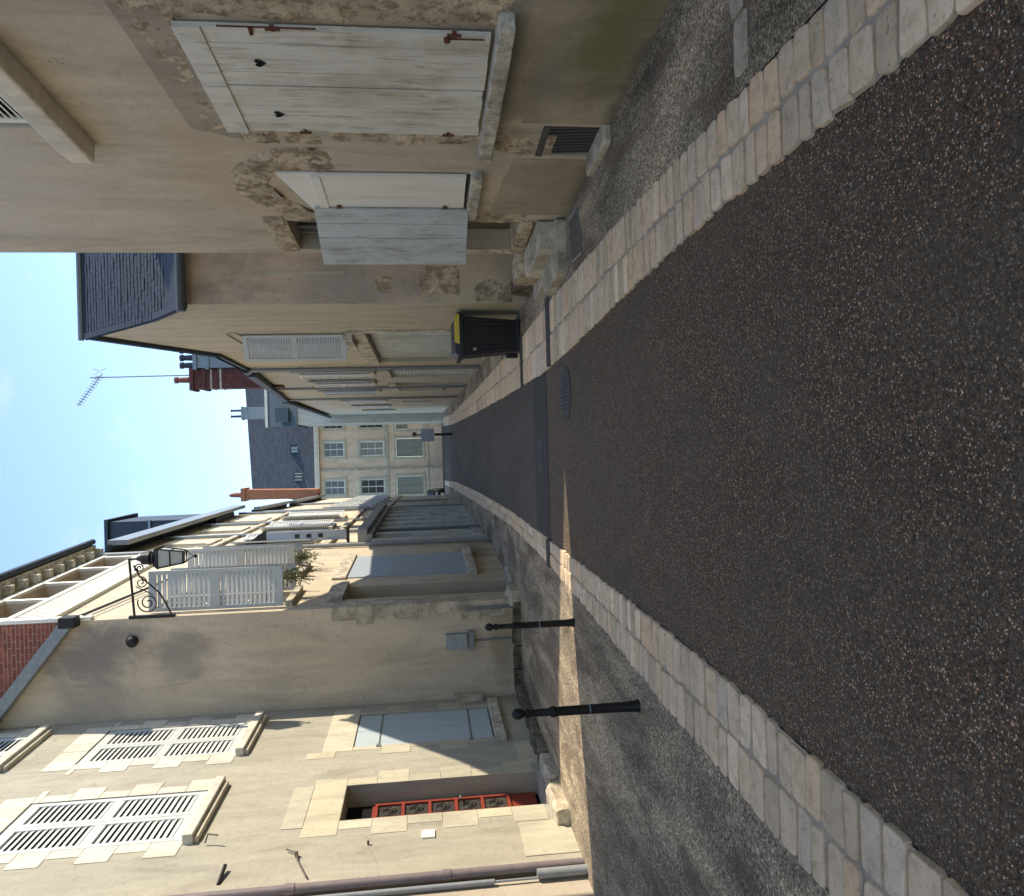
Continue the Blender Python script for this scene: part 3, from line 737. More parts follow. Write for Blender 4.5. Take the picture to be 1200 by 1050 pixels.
for a, b in ((( 11.3, 4.9), (12.3, 5.62)), ((12.3, 5.62), (14.1, 7.36)), ((14.1, 7.36), (16.9, 5.87)), ((16.9, 5.87), (20.0, 5.92))):
    mb.hexa([(2.12, a[0], a[1]), (2.21, a[0], a[1]), (2.21, b[0], b[1]), (2.12, b[0], b[1]), (2.12, a[0], a[1] + .14), (2.21, a[0], a[1] + .14), (2.21, b[0], b[1] + .14), (2.12, b[0], b[1] + .14)])
mb.build('verge_board', M['slate'], gb)
mb = MB(); mb.tube([(2.06, 11.18, 4.95), (9.6, 11.18, 4.95)], .065, 10); mb.build('gutter', M['slate2'], gb, smooth=True)
mb = MB(); mb.tube([(9.6, 14.12, 7.53), (2.1, 14.12, 7.53)], .05, 8); mb.build('ridge', M['zinc'], gb)
# upper window with one half open louvred shutter
MB().fbox(fB, 14.26, 15.19, -.17, -.15, 3.06, 4.84).build('window', M['glass'], gb)
mb = MB(); Pl = leafP(fB, 14.22, .02, R_(62)); louvre_leaf(mb, Pl, .5, 2.98, 4.82, 2, .035, .05)
mb.build('shutter', M['louvre'], gb)
mb = MB(); Pl = leafP(fB, 15.2, .02, R_(8), 1); louvre_leaf(mb, Pl, .5, 2.98, 4.82, 2, .035, .05)
mb.build('shutter', M['louvre'], gb)
mb = MB(); mb.fbox(fB, 14.1, 15.35, -.02, .16, 2.85, 3.02); mb.build('window_sill', M['stone_s'], gb, bevel=.01)
mb = MB(); mb.fbox(fB, 14.05, 15.4, 0, .03, 4.86, 5.02); mb.fbox(fB, 14.1, 15.3, 0, .06, 5.02, 5.07); mb.build('lintel', M['a_quoin2'], gb, bevel=.01)
# carriage door
mb = MB()
for k in range(4):
    a = 14.14 + k * 1.21; plank_leaf(mb, leafP(fB, a, -.14), 1.19, .12, 2.6, 5, .03, .012)
dr = mb.build('carriage_door', M['grey_sh'], gb)
mb = MB(); mb.fbox(fB, 13.95, 19.15, 0, .05, 2.62, 2.95); mb.fbox(fB, 13.9, 14.1, 0, .03, .1, 2.62); mb.build('door_surround', M['stone_s'], gb, bevel=.008)
mb = MB(); mb.tube([(2.12, 19.6, .1), (2.12, 19.6, 5.8), (2.02, 19.6, 5.95)], .05, 10)
for z in (1.0, 2.1, 3.4, 4.6): mb.tube([(2.12, 19.6, z), (2.12, 19.6, z + .06)], .062, 10)
mb.build('downpipe', M['zinc'], gb, smooth=True)
# unseen house added to bound the sunlit wedge; roof slope shaped for its shadow
rr = thing('house', (12, 13, 0), 'unseen rendered house added behind the tan house on the right to shape the sunlit wedge', 'house')
mb = MB(); zt = [(10.2, 5.7), (13.6, 10.5), (17, 5.7)]
mb.poly([(10, 10.2, -.1), (10, 17, -.1), (10, 17, 5.7), (10, 13.6, 10.45), (10, 10.2, 5.7)]); mb.poly([(10, 10.2, -.1), (16, 10.2, -.1), (16, 10.2, 5.7), (10, 10.2, 5.7)])
mb.poly([(16, 10.2, -.1), (16, 17, -.1), (16, 17, 5.7), (16, 13.6, 10.45), (16, 10.2, 5.7)])
mb.build('wall', M['b3_wall'], rr, noflip=True)
mb = MB()
for a, b in zip(zt, zt[1:]): mb.hexa([(10, a[0], a[1]), (16, a[0], a[1]), (16, b[0], b[1]), (10, b[0], b[1]), (10, a[0], a[1] + .1), (16, a[0], a[1] + .1), (16, b[0], b[1] + .1), (10, b[0], b[1] + .1)])
mb.build('roof', M['slate'], rr)

# ================================================================ RIGHT: FURTHER ROW
def simple_window(hs, fr, s0, s1, z0, z1, dep=.15, shut=None, open_=False, sill=True, louv=True, frame=M['white2']):
    w = MB().fbox(fr, s0 + .005, s1 - .005, -dep + .01, -dep + .03, z0 + .005, z1 - .005).build('window', M['glass'], hs)
    mb = MB(); sm = (s0 + s1) / 2
    for a, b in ((s0 + .005, s0 + .06), (s1 - .06, s1 - .005), (sm - .035, sm + .035)): mb.fbox(fr, a, b, -dep + .03, -dep + .07, z0 + .005, z1 - .005)
    for a, b in ((z0 + .005, z0 + .08), (z1 - .06, z1 - .005), (z0 + (z1 - z0) * .36, z0 + (z1 - z0) * .36 + .03), (z0 + (z1 - z0) * .68, z0 + (z1 - z0) * .68 + .03)): mb.fbox(fr, s0 + .06, s1 - .06, -dep + .032, -dep + .066, a, b)
    mb.build('frame', frame, w)
    if shut:
        for sd in (0, 1):
            mb = MB()
            hw = (s1 - s0) / 2
            if open_: Pl = leafP(fr, s0 if sd == 0 else s1, .02, open_ if sd == 0 else open_, -1 if sd == 0 else 1)
            else: Pl = leafP(fr, s0 if sd == 0 else s0 + hw, -.03)
            if louv: louvre_leaf(mb, Pl, hw - .004, z0, z1, 2, .035, gap=.07)
            else: plank_leaf(mb, Pl, hw - .004, z0, z1, 4)
            mb.build('shutter', shut, hs)
    if sill: MB().fbox(fr, s0 - .1, s1 + .1, -.02, .1, z0 - .12, z0 - .005).build('window_sill', M['stone_s'], hs)
def row_house(label, fr, s0, s1, zs, ze, depth, wallm, holes, roofm=None, side=1, over=.25, pitch=.6, ridge=3.0, gut=.16):
    root = thing('house', (fr.P((s0 + s1) / 2, -depth / 2, 0)), label, 'house')
    zb = min(zs, ze) - .15
    mb = MB(); facade(mb, fr, s0, s1, -.1, zb, holes)
    mb.poly([fr.P(s0, 0, zb), fr.P(s1, 0, zb), fr.P(s1, 0, ze), fr.P(s0, 0, zs)])
    for s, z in ((s0, zs), (s1, ze)): mb.poly([fr.P(s, 0, -.1), fr.P(s, -depth, -.1), fr.P(s, -depth, z), fr.P(s, -depth / 2, z + depth / 2 * pitch), fr.P(s, 0, z)])
    mb.poly([fr.P(s0, -depth, -.1), fr.P(s1, -depth, -.1), fr.P(s1, -depth, ze), fr.P(s0, -depth, zs)])
    mb.build('wall', wallm, root, noflip=True)
    mb = MB(); h = depth / 2
    for o0, o1 in ((over, -h), (-depth - over, -h)):
        za = -over * pitch; zc = h * pitch
        mb.hexa([fr.P(s0, o0, zs + za), fr.P(s1, o0, ze + za), fr.P(s1, o1, ze + zc), fr.P(s0, o1, zs + zc), fr.P(s0, o0, zs + za + .1), fr.P(s1, o0, ze + za + .1), fr.P(s1, o1, ze + zc + .1), fr.P(s0, o1, zs + zc + .1)])
    mb.build('roof', roofm or M['slate'], root)
    mb = MB(); mb.hexa([fr.P(s0, over - .02, zs - .1 - gut), fr.P(s1, over - .02, ze - .1 - gut), fr.P(s1, over + .1, ze - .1 - gut), fr.P(s0, over + .1, zs - .1 - gut), fr.P(s0, over - .02, zs - .04), fr.P(s1, over - .02, ze - .04), fr.P(s1, over + .1, ze - .04), fr.P(s0, over + .1, zs - .04)])
    mb.build('gutter', M['slate'] if side > 0 else M['zinc'], root)
    return root
f3 = Fr((2.2, 19.8), (2.42, 32.2), -1)
h3 = [(20.6, 21.6, 3.0, 5.0, .15), (24.2, 25.3, 3.2, 5.1, .15), (28.6, 29.7, 3.3, 5.4, .15), (21.0, 23.6, .15, 2.5, .2), (26, 27.1, .15, 2.5, .2), (29, 30.4, .9, 2.5, .2)]
r3 = row_house('grey cream rendered house with louvred garage door between gabled house and yellowish house', f3, 19.85, 27.2, 6.05, 6.85, 5, M['b3_wall'], [h for h in h3 if h[1] < 27.2], over=.12, pitch=.35)
simple_window(r3, f3, 20.6, 21.6, 3.0, 5.0, shut=M['louvre'], open_=R_(9)); simple_window(r3, f3, 24.2, 25.3, 3.2, 5.1, shut=M['louvre'], open_=R_(7))
mb = MB(); louvre_leaf(mb, leafP(f3, 21.0, -.1), 1.29, .16, 2.49, 2, gap=.1); louvre_leaf(mb, leafP(f3, 22.3, -.1), 1.29, .16, 2.49, 2, gap=.1); mb.build('garage_door', M['grey_sh'], r3)
MB().fbox(f3, 26.02, 27.08, -.18, -.12, .16, 2.49).build('door', M['white2'], r3)
mb = MB(); mb.fbox(f3, 20.85, 23.75, 0, .05, 2.5, 2.8); mb.fbox(f3, 25.85, 27.15, 0, .05, 2.5, 2.75); mb.build('lintel', M['stone_s'], r3)
mb = MB(); mb.tube([f3.P(27.0, .08, 0), f3.P(27.0, .08, 6.6)], .05, 8); mb.build('downpipe', M['zinc'], r3)
r3b = row_house('yellowish rendered house with a grey door past the garage on the right', f3, 27.2, 33.5, 6.85, 7.6, 5, M['b4_wall'], [h for h in h3 if h[0] > 28], over=.12, pitch=.35)
simple_window(r3b, f3, 28.6, 29.7, 3.3, 5.4, shut=M['blue_sh'], open_=R_(7)); simple_window(r3b, f3, 29, 30.4, .9, 2.5)
f4 = Fr((2.43, 33.5), (2.98, 61), -1)
h4 = [(36, 37.1, 3.4, 5.4, .15), (39, 40.2, 1.0, 2.6, .3), (42.5, 43.6, 3.5, 5.5, .15), (50, 51.1, 3.5, 5.5, .15)]
r4 = row_house('long pale house with one dark window opening furthest on the right side', f4, 33.5, 60, 7.6, 8.9, 5, M['b4_wall'], h4, over=.15, pitch=.3)
for h in h4[:1] + h4[2:]: simple_window(r4, f4, *h[:4], shut=M['louvre'], open_=R_(6))
MB().fbox(f4, 39.01, 40.19, -.29, -.25, 1.01, 2.59).build('window', M['dark'], r4)
mb = MB(); mb.tube([f4.P(34, .08, 0), f4.P(34, .08, 7.4)], .05, 8); mb.build('downpipe', M['zinc'], r4)

def chimney(name_label, x0, x1, y0, y1, z0, z1, mat, pots, potm, bands=True, ph=.55):
    t = thing('chimney', ((x0 + x1) / 2, (y0 + y1) / 2, z0), name_label, 'chimney')
    mb = MB(); mb.box(x0, x1, y0, y1, z0, z1 - .5); mb.box(x0 - .05, x1 + .05, y0 - .05, y1 + .05, z1 - .5, z1 - .38); mb.box(x0, x1, y0, y1, z1 - .38, z1 - .12); mb.box(x0 - .06, x1 + .06, y0 - .06, y1 + .06, z1 - .12, z1)
    mb.build('stack', mat, t)
    for k in range(pots):
        px = x0 + (x1 - x0) * (k + .5) / pots
        MB().lathe((px, (y0 + y1) / 2, z1), [(.11, 0), (.10, .1), (.085, ph - .12), (.11, ph - .1), (.11, ph)], 12).build('chimney_pot', potm, t, smooth=True)
    return t
chimney('grey rendered chimney with three dark pots left of the red brick chimney', 2.88, 3.62, 25.6, 26.3, 6.2, 8.95, M['zinc'], 3, M['slate'], ph=.5)
M['terra'] = plain('terracotta', (.20, .06, .04), .8)
t = chimney('tall red brick chimney with a single clay pot on the right roofs', 2.22, 2.84, 25.7, 26.3, 6.2, 9.1, M['brick2'], 1, M['terra'], ph=.55)
mb = MB(); mb.box(2.205, 2.855, 25.685, 26.315, 8.1, 8.16); mb.box(2.205, 2.855, 25.685, 26.315, 8.4, 8.45); mb.build('pale_band', M['stone_l'], t)
t = thing('television_antenna', (2.72, 26.0, 9.3), 'thin rooftop television antenna on a tall mast behind the red brick chimney', 'antenna')
MB().tube([(2.74, 26.4, 8.3), (2.70, 26.4, 12.45)], .022, 6).build('mast', M['zinc'], t)
mb = MB(); a, b = Vector((2.84, 26.4, 12.05)), Vector((1.78, 26.4, 12.85)); mb.tube([a, b], .015, 6)
for k in range(12):
    p = a.lerp(b, .12 + k * .075); mb.tube([p - Vector((0, .28 - k * .012, 0)), p + Vector((0, .28 - k * .012, 0))], .008, 5)
    mb.tube([p - Vector((.05, 0, .09)), p + Vector((.05, 0, .09))], .007, 4)
mb.tube([a + Vector((-.05, 0, .3)), a + Vector((.18, 0, -.12))], .01, 5); mb.tube([a + Vector((.12, -.2, .2)), a + Vector((.12, .2, .2))], .01, 5)
mb.build('aerial', M['zinc'], t)
# far slate-roofed house above right row
t = thing('house', (5.2, 64, 0), 'slate roofed house rising behind the right row with a pale ridge line', 'house')
MB().box(2.3, 9, 60.4, 66, -.1, 11.4).build('wall', M['b3_wall'], t)
MB().hexa([(2.15, 60.2, 11.3), (9, 60.2, 11.3), (9, 66, 11.3), (2.15, 66, 11.3), (2.3, 62.9, 14.0), (9, 62.9, 14.0), (9, 63.1, 14.0), (2.3, 63.1, 14.0)]).build('roof', M['slate2'], t)
MB().box(2.2, 9, 62.85, 63.15, 14.0, 14.22).build('ridge', M['end_trim'], t)
MB().box(2.5, 3.6, 60.6, 61.6, 12.0, 13.0).build('dormer', M['slate2'], t)
chimney('small grey chimney with two pots above the far slate roof', 2.95, 3.9, 63.5, 64.3, 13.4, 16.2, M['zinc'], 2, M['slate'], ph=.9)

# ================================================================ END BUILDING
eb = thing('apartment_building', (0, 70, 0), 'pale stone building with a tall slate roof closing the far end of the street', 'building')
fE = FrX(68)
cols = [-3.05, .3, 2.75, 5.6]
hs = []
for i, x in enumerate(cols):
    hs += [(x - .62, x + .62, 8.6, 10.3, .2), (x - .62, x + .62, 5.15, 7.2, .2), (x - .8, x + .8, 1.75, 4.05, .2)]
mb = MB(); facade(mb, fE, -4.3, 10, -.1, 10.7, hs)
mb.poly([(-4.3, 68, -.1), (-4.3, 78, -.1), (-4.3, 78, 10.7), (-4.3, 68, 10.7)])
mb.build('wall', M['end_wall'], eb, noflip=True)
for i, h in enumerate(hs):
    if i % 3 == 2:
        w = MB().fbox(fE, h[0] + .01, h[1] - .01, -.18, -.1, h[2], h[3] - .01).build('window', M['tan'], eb)
        mb = MB()
        louvre_leaf(mb, lambda a, o, z, h=h: Vector((h[0] + .02 + a, 68 + .1 - o, z)), .77, h[2] + .02, h[3] - .03, 3, gap=.15)
        louvre_leaf(mb, lambda a, o, z, h=h: Vector((h[0] + .81 + a, 68 + .1 - o, z)), .77, h[2] + .02, h[3] - .03, 3, gap=.15)
        mb.build('shutter', M['stone_d2'], w)
    else:
        simple_window(eb, fE, h[0], h[1], h[2], h[3], .2, sill=False)
mb = MB()
for h in hs:
    for a, b in ((h[0] - .2, h[0] - .004), (h[1] + .004, h[1] + .2)): mb.fbox(fE, a, b, 0, .05, h[2], h[3] + .2)
    mb.fbox(fE, h[0], h[1], 0, .05, h[3] + .004, h[3] + .2); mb.fbox(fE, h[0] - .25, h[1] + .25, 0, .14, h[2] - .18, h[2] - .004)
mb.build('window_surround', M['a_quoin2'], eb)
mb = MB(); mb.fbox(fE, -4.35, 10, 0, .12, 4.75, 4.95); mb.fbox(fE, -4.35, 10, 0, .08, 1.2, 1.32); mb.build('string_course', M['stone_s'], eb)
mb = MB(); mb.fbox(fE, -4.4, 10, 0, .45, 10.7, 10.85); mb.fbox(fE, -4.4, 10, .3, .5, 10.85, 11.1); mb.build('gutter', M['end_trim'], eb)
mb = MB(); mb.fbox(fE, -1.6, -1.45, .05, .15, 0, 10.7); mb.build('downpipe', M['stone_s'], eb)
mb = MB(); 
for x in (-1.5, 1.5): mb.fbox(fE, x, x + .9, 0, .03, 1.4, 3.0)
mb.build('brick_panel', M['end_wall'], eb)
MB().hexa([(-4.4, 67.7, 11.0), (10, 67.7, 11.0), (10, 78.3, 11.0), (-4.4, 78.3, 11.0), (-3.5, 72.9, 17.55), (10, 72.9, 18.1), (10, 73.1, 18.1), (-3.5, 73.1, 17.55)]).build('roof', M['course'], eb)
for x, z, wdt in ((.4, 12.9, .8), (-2.0, 12.6, .85)):
    yy_ = 67.7 + (z - 11.0) / 6.7 * 5.2
    dm = MB().box(x - wdt / 2, x + wdt / 2, yy_ - .18, yy_ + .6, z - .35, z + .5).build('dormer', M['slate'], eb)
    w = MB().box(x - wdt * .34, x + wdt * .34, yy_ - .21, yy_ - .185, z - .25, z + .38).build('pane', M['bluebox'] if x > 0 else M['glass'], dm)
    mb = MB(); mb.box(x - wdt * .38, x - wdt * .32, yy_ - .23, yy_ - .2, z - .28, z + .4); mb.box(x + wdt * .32, x + wdt * .38, yy_ - .23, yy_ - .2, z - .28, z + .4); mb.box(x - .03, x + .03, yy_ - .225, yy_ - .2, z - .28, z + .4); mb.box(x - wdt * .38, x + wdt * .38, yy_ - .225, yy_ - .2, z - .3, z - .25)
    mb._build('window_frame', M['end_trim'] if x < 0 else M['slate'], dm)

# ================================================================ LEFT: HOUSE WITH QUOINS
fL = Fr((-4.45, 8.16), (-4.3, 13.15), 1)
qa = thing('house', (-6, 10.6, 0), 'cream house with pale quoin stones, louvred shutters and a red front door', 'house')
hA = [(9.3, 10.2, .2, 2.73, .32), (11.42, 12.68, .66, 2.76, .12), (9.15, 10.38, 4.45, 6.72, .12), (11.5, 12.72, 4.42, 6.68, .12), (11.5, 12.72, 7.72, 9.7, .12), (9.15, 10.38, 7.75, 9.7, .12)]
mb = MB(); facade(mb, fL, 8.06, 13.14, -.1, 11, hA)
P = fL.P
mb.poly([P(8.06, 0, -.1), P(8.06, -6, -.1), P(8.06, -6, 11), P(8.06, 0, 11)]); mb.poly([P(13.14, 0, -.1), P(13.14, -6, -.1), P(13.14, -6, 11), P(13.14, 0, 11)])
mb.poly([P(8.1, -6, -.1), P(13.14, -6, -.1), P(13.14, -6, 11), P(8.1, -6, 11)])
mb.build('wall', M['a_wall'], qa, noflip=True)
mb = MB(); mb.hexa([P(8.1, .3, 11), P(13.14, .3, 11), P(13.14, -6.3, 11), P(8.1, -6.3, 11), P(8.1, -2.9, 13.5), P(13.14, -2.9, 13.5), P(13.14, -3.1, 13.5), P(8.1, -3.1, 13.5)]); mb.build('roof', M['slate'], qa)
# quoins round openings
def quoins(mb, s0, s1, z0, z1, wa, wb, step, t=.008, lint=.32, flip=0):
    k = 0; z = z0
    while z < z1 - .02:
        zz = min(z + step, z1); w = wa if (k + flip) % 2 else wb
        mb.fbox(fL, s0 - w, s0, -.0, t, z + .003, zz - .003); mb.fbox(fL, s1, s1 + w, -.0, t, z + .003, zz - .003)
        z = zz; k += 1
    if lint:
        n = 5; L = (s1 - s0 + 2 * wa) / n
        for q in range(n): mb.fbox(fL, s0 - wa + q * L + .002, s0 - wa + (q + 1) * L - .002, 0, t + (.003 if q == n // 2 else 0), z1 + .003, z1 + lint)
mb = MB()
for (a, b, c, d_) in ((9.15, 10.38, 4.47, 6.72), (11.5, 12.72, 4.44, 6.68), (11.5, 12.72, 7.74, 9.7), (9.15, 10.38, 7.77, 9.7)): quoins(mb, a, b, c, d_, .17, .32, .36, lint=.38)
mb.build('quoin_stones', M['a_quoin'], qa, bevel=.003)
mb = MB(); quoins(mb, 9.3, 10.2, .24, 2.73, .2, .36, .42, lint=0, t=.006); quoins(mb, 11.42, 12.68, .66, 2.76, .12, .3, .42, t=.006, lint=0, flip=1)
mb.fbox(fL, 8.98, 10.42, 0, .006, 2.735, 3.15); mb.fbox(fL, 9.2, 10.25, 0, .009, 3.154, 3.4); mb.fbox(fL, 11.3, 12.95, 0, .006, 2.765, 3.2); mb.fbox(fL, 11.1, 11.3, 0, .006, 3.0, 3.4)
mb.fbox(fL, 8.2, 8.92, 0, .01, -.1, .62)
mb.fbox(fL, 10.46, 11.2, 0, .006, -.05, .4); mb.fbox(fL, 11.3, 13.0, 0, .006, -.05, .4)
mb.build('dressed_stone', M['a_quoin2'], qa, bevel=.003)
for (a, b, c, d_, lab) in ((9.17, 10.36, 4.5, 6.7, 1), (11.52, 12.7, 4.47, 6.66, 2), (11.52, 12.7, 7.77, 9.68, 3), (9.17, 10.36, 7.8, 9.68, 4)):
    MB().fbox(fL, a, b, -.115, -.1, c, d_).build('window', M['dark'], qa)
    m_ = (a + b) / 2
    for (x, y) in ((a, m_ - .003), (m_ + .003, b)):
        mb = MB(); louvre_leaf(mb, leafP(fL, x, -.035), y - x, c, d_, 2, .035, .075, gap=.072, rail=.13, mid=.13); mb.build('shutter', M['louvre'], qa)
    mb = MB(); mb.fbox(fL, a - .12, b + .17, -.02, .12, c - .15, c - .03); mb.fbox(fL, a - .08, b + .13, -.02, .07, c - .2, c - .15); mb.build('window_sill', M['a_quoin'], qa, bevel=.012)
# ground floor panel shutter
MB().fbox(fL, 11.43, 12.67, -.11, -.09, .67, 2.75).build('window', M['dark'], qa)
for (x, y) in ((11.43, 12.045), (12.055, 12.67)):
    mb = MB(); mb.fbox(fL, x, y, -.05, -.015, .68, 2.75); mb.build('shutter', M['blue_pan'], qa, bevel=.004)
mb = MB()
for z in (1.0, 2.38):
    mb.fbox(fL, 11.38, 12.7, -.014, -.004, z, z + .022); mb.fbox(fL, 11.36, 11.44, -.0, .02, z - .02, z + .045)
mb.build('shutter_strap', M['zinc'], qa)
mb = MB(); mb.fbox(fL, 11.25, 12.85, -.02, .09, .5, .655); mb.build('window_sill', M['stone_s'], qa, bevel=.01)
# red door
dr = MB().fbox(fL, 9.32, 10.18, -.31, -.27, .25, 2.4).build('door', M['red'], qa)
MB().fbox(fL, 9.31, 10.19, -.31, -.29, 2.4, 2.72).build('transom', M['dark'], qa)
mb = MB()
for k in range(5):
    z = .62 + k * .345; mb.fbox(fL, 9.42, 10.08, -.268, -.262, z + .03, z + .315)
gl = mb.build('glass_panel', M['dglass'], dr)
mb = MB()
for k in range(6):
    z = .60 + k * .345; mb.fbox(fL, 9.36, 10.14, -.268, -.235, z, z + .04)
for s in (9.36, 9.74, 10.09): mb.fbox(fL, s, s + .045, -.266, -.238, .6, 2.34)
mb.build('glazing_bars', M['red'], dr)
mb = MB()
for k in range(5):
    for q in range(2):
        cx = 9.575 + q * .37; cz = .62 + k * .345 + .175; pts = []
        for s_ in (-1, 1):
            path = []
            for w in range(14):
                an = w * .5; r = .012 + .0075 * w
                path.append(fL.P(cx + s_ * (r * math.cos(an)), -.25, cz + s_ * r * math.sin(an)))
            mb.tube(path, .006, 5)
mb.build('grille', M['iron'], dr)
MB().tube([fL.P(10.1, -.26, 1.25), fL.P(10.1, -.2, 1.25), fL.P(10.0, -.19, 1.25)], .012, 6).build('handle', M['zinc'], dr)
MB().fbox(fL, 8.74, 8.9, .0, .02, 1.6, 1.75).build('number_plate', M['white2'], qa)
mb = MB(); mb.fbox(fL, 12.95, 13.12, 0, .1, .72, 1.18); mb.fbox(fL, 12.93, 13.13, .1, .11, 1.1, 1.2); mb.build('letter_box', M['stone_l'], qa, bevel=.006)
mb = MB(); mb.tube([fL.P(8.15, .03, 2.95), fL.P(8.5, .03, 3.1), fL.P(8.62, .035, 3.12), fL.P(8.72, .03, 3.25)], .009, 6); mb.tube([fL.P(8.6, .0, 3.12), fL.P(8.6, .06, 3.12)], .02, 6)
mb.tube([fL.P(8.72, .0, 2.35), fL.P(8.72, .05, 2.35)], .014, 6)
mb.tube([fL.P(9.0, .03, 4.2), fL.P(9.02, .12, 4.17), fL.P(8.98, .12, 4.05)], .01, 6)
mb.build('wall_cable', M['tan'], qa)
MB().tube([fL.P(8.2, .0, 3.85), fL.P(8.45, .06, 3.84)], .022, 8).build('bracket', M['iron'], qa)
mb = MB()
for k in range(7):
    z = -.06 + k * 1.6; mb.tube([fL.P(8.0, .0, z), fL.P(8.0, .0, z + 1.57)], .048, 12); mb.tube([fL.P(8.0, .0, z + 1.5), fL.P(8.0, .0, z + 1.6)], .057, 12)
mb.build('downpipe', M['pipe'], qa, smooth=True)
# rough plinth ledge
t = thing('stone_plinth', (-4.2, 10.8, 0), 'rough mossy stone ledge along the foot of the cream house wall', 'ledge')
for k, (a, b, c, m_) in enumerate(((8.75, 9.55, .2, 'stone_l'), (9.55, 10.3, .17, 'stone_l'), (10.3, 11.2, .17, 'stone_d'), (11.2, 12.2, .15, 'stone_d'), (12.2, 13.08, .15, 'stone_d'))):
    mb = MB(); rock(mb, a, b, -.02, .2 + .02 * k, -.05, c - .02, 50 + k, .045, 11, fr=fL, freq=4.5); mb.build('block', M[m_], t, smooth=True)

# neighbour in the foreground left
nb = thing('house', (-7, 0, 0), 'grey rendered house past the plum coloured downpipe at the left edge', 'house')
fN = Fr((-4.6, -9), (-4.52, 8), 1)
mb = MB(); facade(mb, fN, -9, 7.92, -.1, 8.5, [(4, 5.2, 1, 3, .15), (0, 1.1, .1, 2.5, .2), (-4, -2.8, 1, 3, .15), (4, 5.2, 4.4, 6.4, .15)])
mb.poly([fN.P(7.92, 0, -.1), fN.P(7.92, -5, -.1), fN.P(7.92, -5, 8.5), fN.P(7.92, 0, 8.5)]); mb.poly([fN.P(-9, 0, -.1), fN.P(-9, -5, -.1), fN.P(-9, -5, 8.5), fN.P(-9, 0, 8.5)])
mb.build('wall', M['near_grey'], nb, noflip=True)
mb = MB(); mb.hexa([fN.P(-9, .3, 8.5), fN.P(7.92, .3, 8.5), fN.P(7.92, -5, 8.5), fN.P(-9, -5, 8.5), fN.P(-9, -2.4, 10.5), fN.P(7.92, -2.4, 10.5), fN.P(7.92, -2.6, 10.5), fN.P(-9, -2.6, 10.5)]); mb.build('roof', M['slate'], nb)
for h in ((4, 5.2, 1, 3), (-4, -2.8, 1, 3), (4, 5.2, 4.4, 6.4)): simple_window(nb, fN, *h, shut=M['grey_sh'])
MB().fbox(fN, .01, 1.09, -.19, -.12, .11, 2.49).build('door', M['wood'], nb)
mb = MB(); mb.tube([fN.P(7.84, .04, 1.0), fN.P(7.84, .04, 2.95)], .028, 10); mb.tube([fN.P(7.84, .04, .5), fN.P(7.84, .04, 1.2)], .014, 8); mb.tube([fN.P(7.86, .07, -.05), fN.P(7.86, .07, .55)], .05, 10); mb.build('downpipe', M['pipe2'], nb, smooth=True)

# ================================================================ LEFT: PROJECTING HOUSE
pc = thing('house', (-5, 16, 0), 'buff rendered house stepping forward on the left with a slatted loggia and brick upper side', 'house')
fC = Fr((-2.63, 13.15), (-2.36, 19.2), 1)
YC = 13.15
holesC = [(13.75, 14.75, .02, 3.1, .3), (15.5, 17.9, .74, 3.3, .06), (13.55, 14.55, 4.05, 6.3, .15), (16.0, 16.95, 4.25, 6.4, .15)]
bays = [13.35, 14.75, 16.2, 17.7, 19.05]
for a, b in zip(bays, bays[1:]): holesC.append((a + .06, b - .06, 8.45, 9.2, .35))
mb = MB(); facade(mb, fC, YC, 19.3, -.1, 9.6, holesC)
mb.poly([fC.P(19.3, 0, -.1), fC.P(19.3, -6, -.1), fC.P(19.3, -6, 9.6), fC.P(19.3, 0, 9.6)])
mb.build('wall', M['c_wall'], pc, noflip=True)
fG = FrX(YC)
x0 = -2.63
mb = MB(); mb.poly([(-8, YC, -.1), (x0, YC, -.1), (x0, YC, 7.45), (-4.1, YC, 8.62), (-8, YC, 11.7)]); mb.build('side_wall', M['g_wall'], pc, noflip=True)
mb = MB(); mb.poly([(-8, YC, 11.7), (-4.1, YC, 8.62), (x0 , YC, 7.45), (x0, YC, 9.6), (-8, YC, 12.5)]); mb.build('brick_wall', M['brick'], pc, noflip=True)
mb = MB(); a, b = Vector((x0 + .0, YC - .1, 7.4)), Vector((-6, YC - .1, 10.05)); ax = (b - a).normalized()
mb.obox((a + b) / 2, ax, (0, 1, 0), ax.cross(Vector((0, 1, 0))), (b - a).length / 2, .1, .09)
mb.build('flashing', M['zinc'], pc, bevel=.01)
mb = MB(); mb.obox((x0 + .02, YC - .12, 7.38), (1, 0, 0), (0, 1, 0), (0, 0, 1), .09, .11, .13); mb.build('hopper', M['iron'], pc, bevel=.02)
# soot stains as darker worn render patches
# loggia
mb = MB(); mb.fbox(fC, YC + .02, 19.25, .0, .07, 8.36, 8.46); mb.fbox(fC, YC + .02, 19.25, 0, .07, 7.7, 7.78)
for k in range(62): s = 13.2 + k * .098; mb.fbox(fC, s, s + .045, .02, .055, 7.78, 8.36)
for s in bays: mb.fbox(fC, s - .06, s + .06, .0, .05, 8.46, 9.25)
mb.fbox(fC, YC, 19.25, 0, .06, 9.2, 9.3); mb.fbox(fC, YC, YC + .14, .0, .06, 7.1, 9.3)
mb.build('loggia_frame', M['white2'], pc)
MB().fbox(fC, YC + .1, 19.2, -.34, -.3, 8.46, 9.19).build('loggia_back', M['loggia'], pc)
mb = MB(); mb.fbox(fC, YC - .3, 19.35, -.1, .3, 9.52, 9.6)
for k in range(13): s = 13.2 + k * .5; mb.fbox(fC, s, s + .13, 0, .22, 9.34, 9.52)
mb.build('eaves_bracket', M['stone_s'], pc)
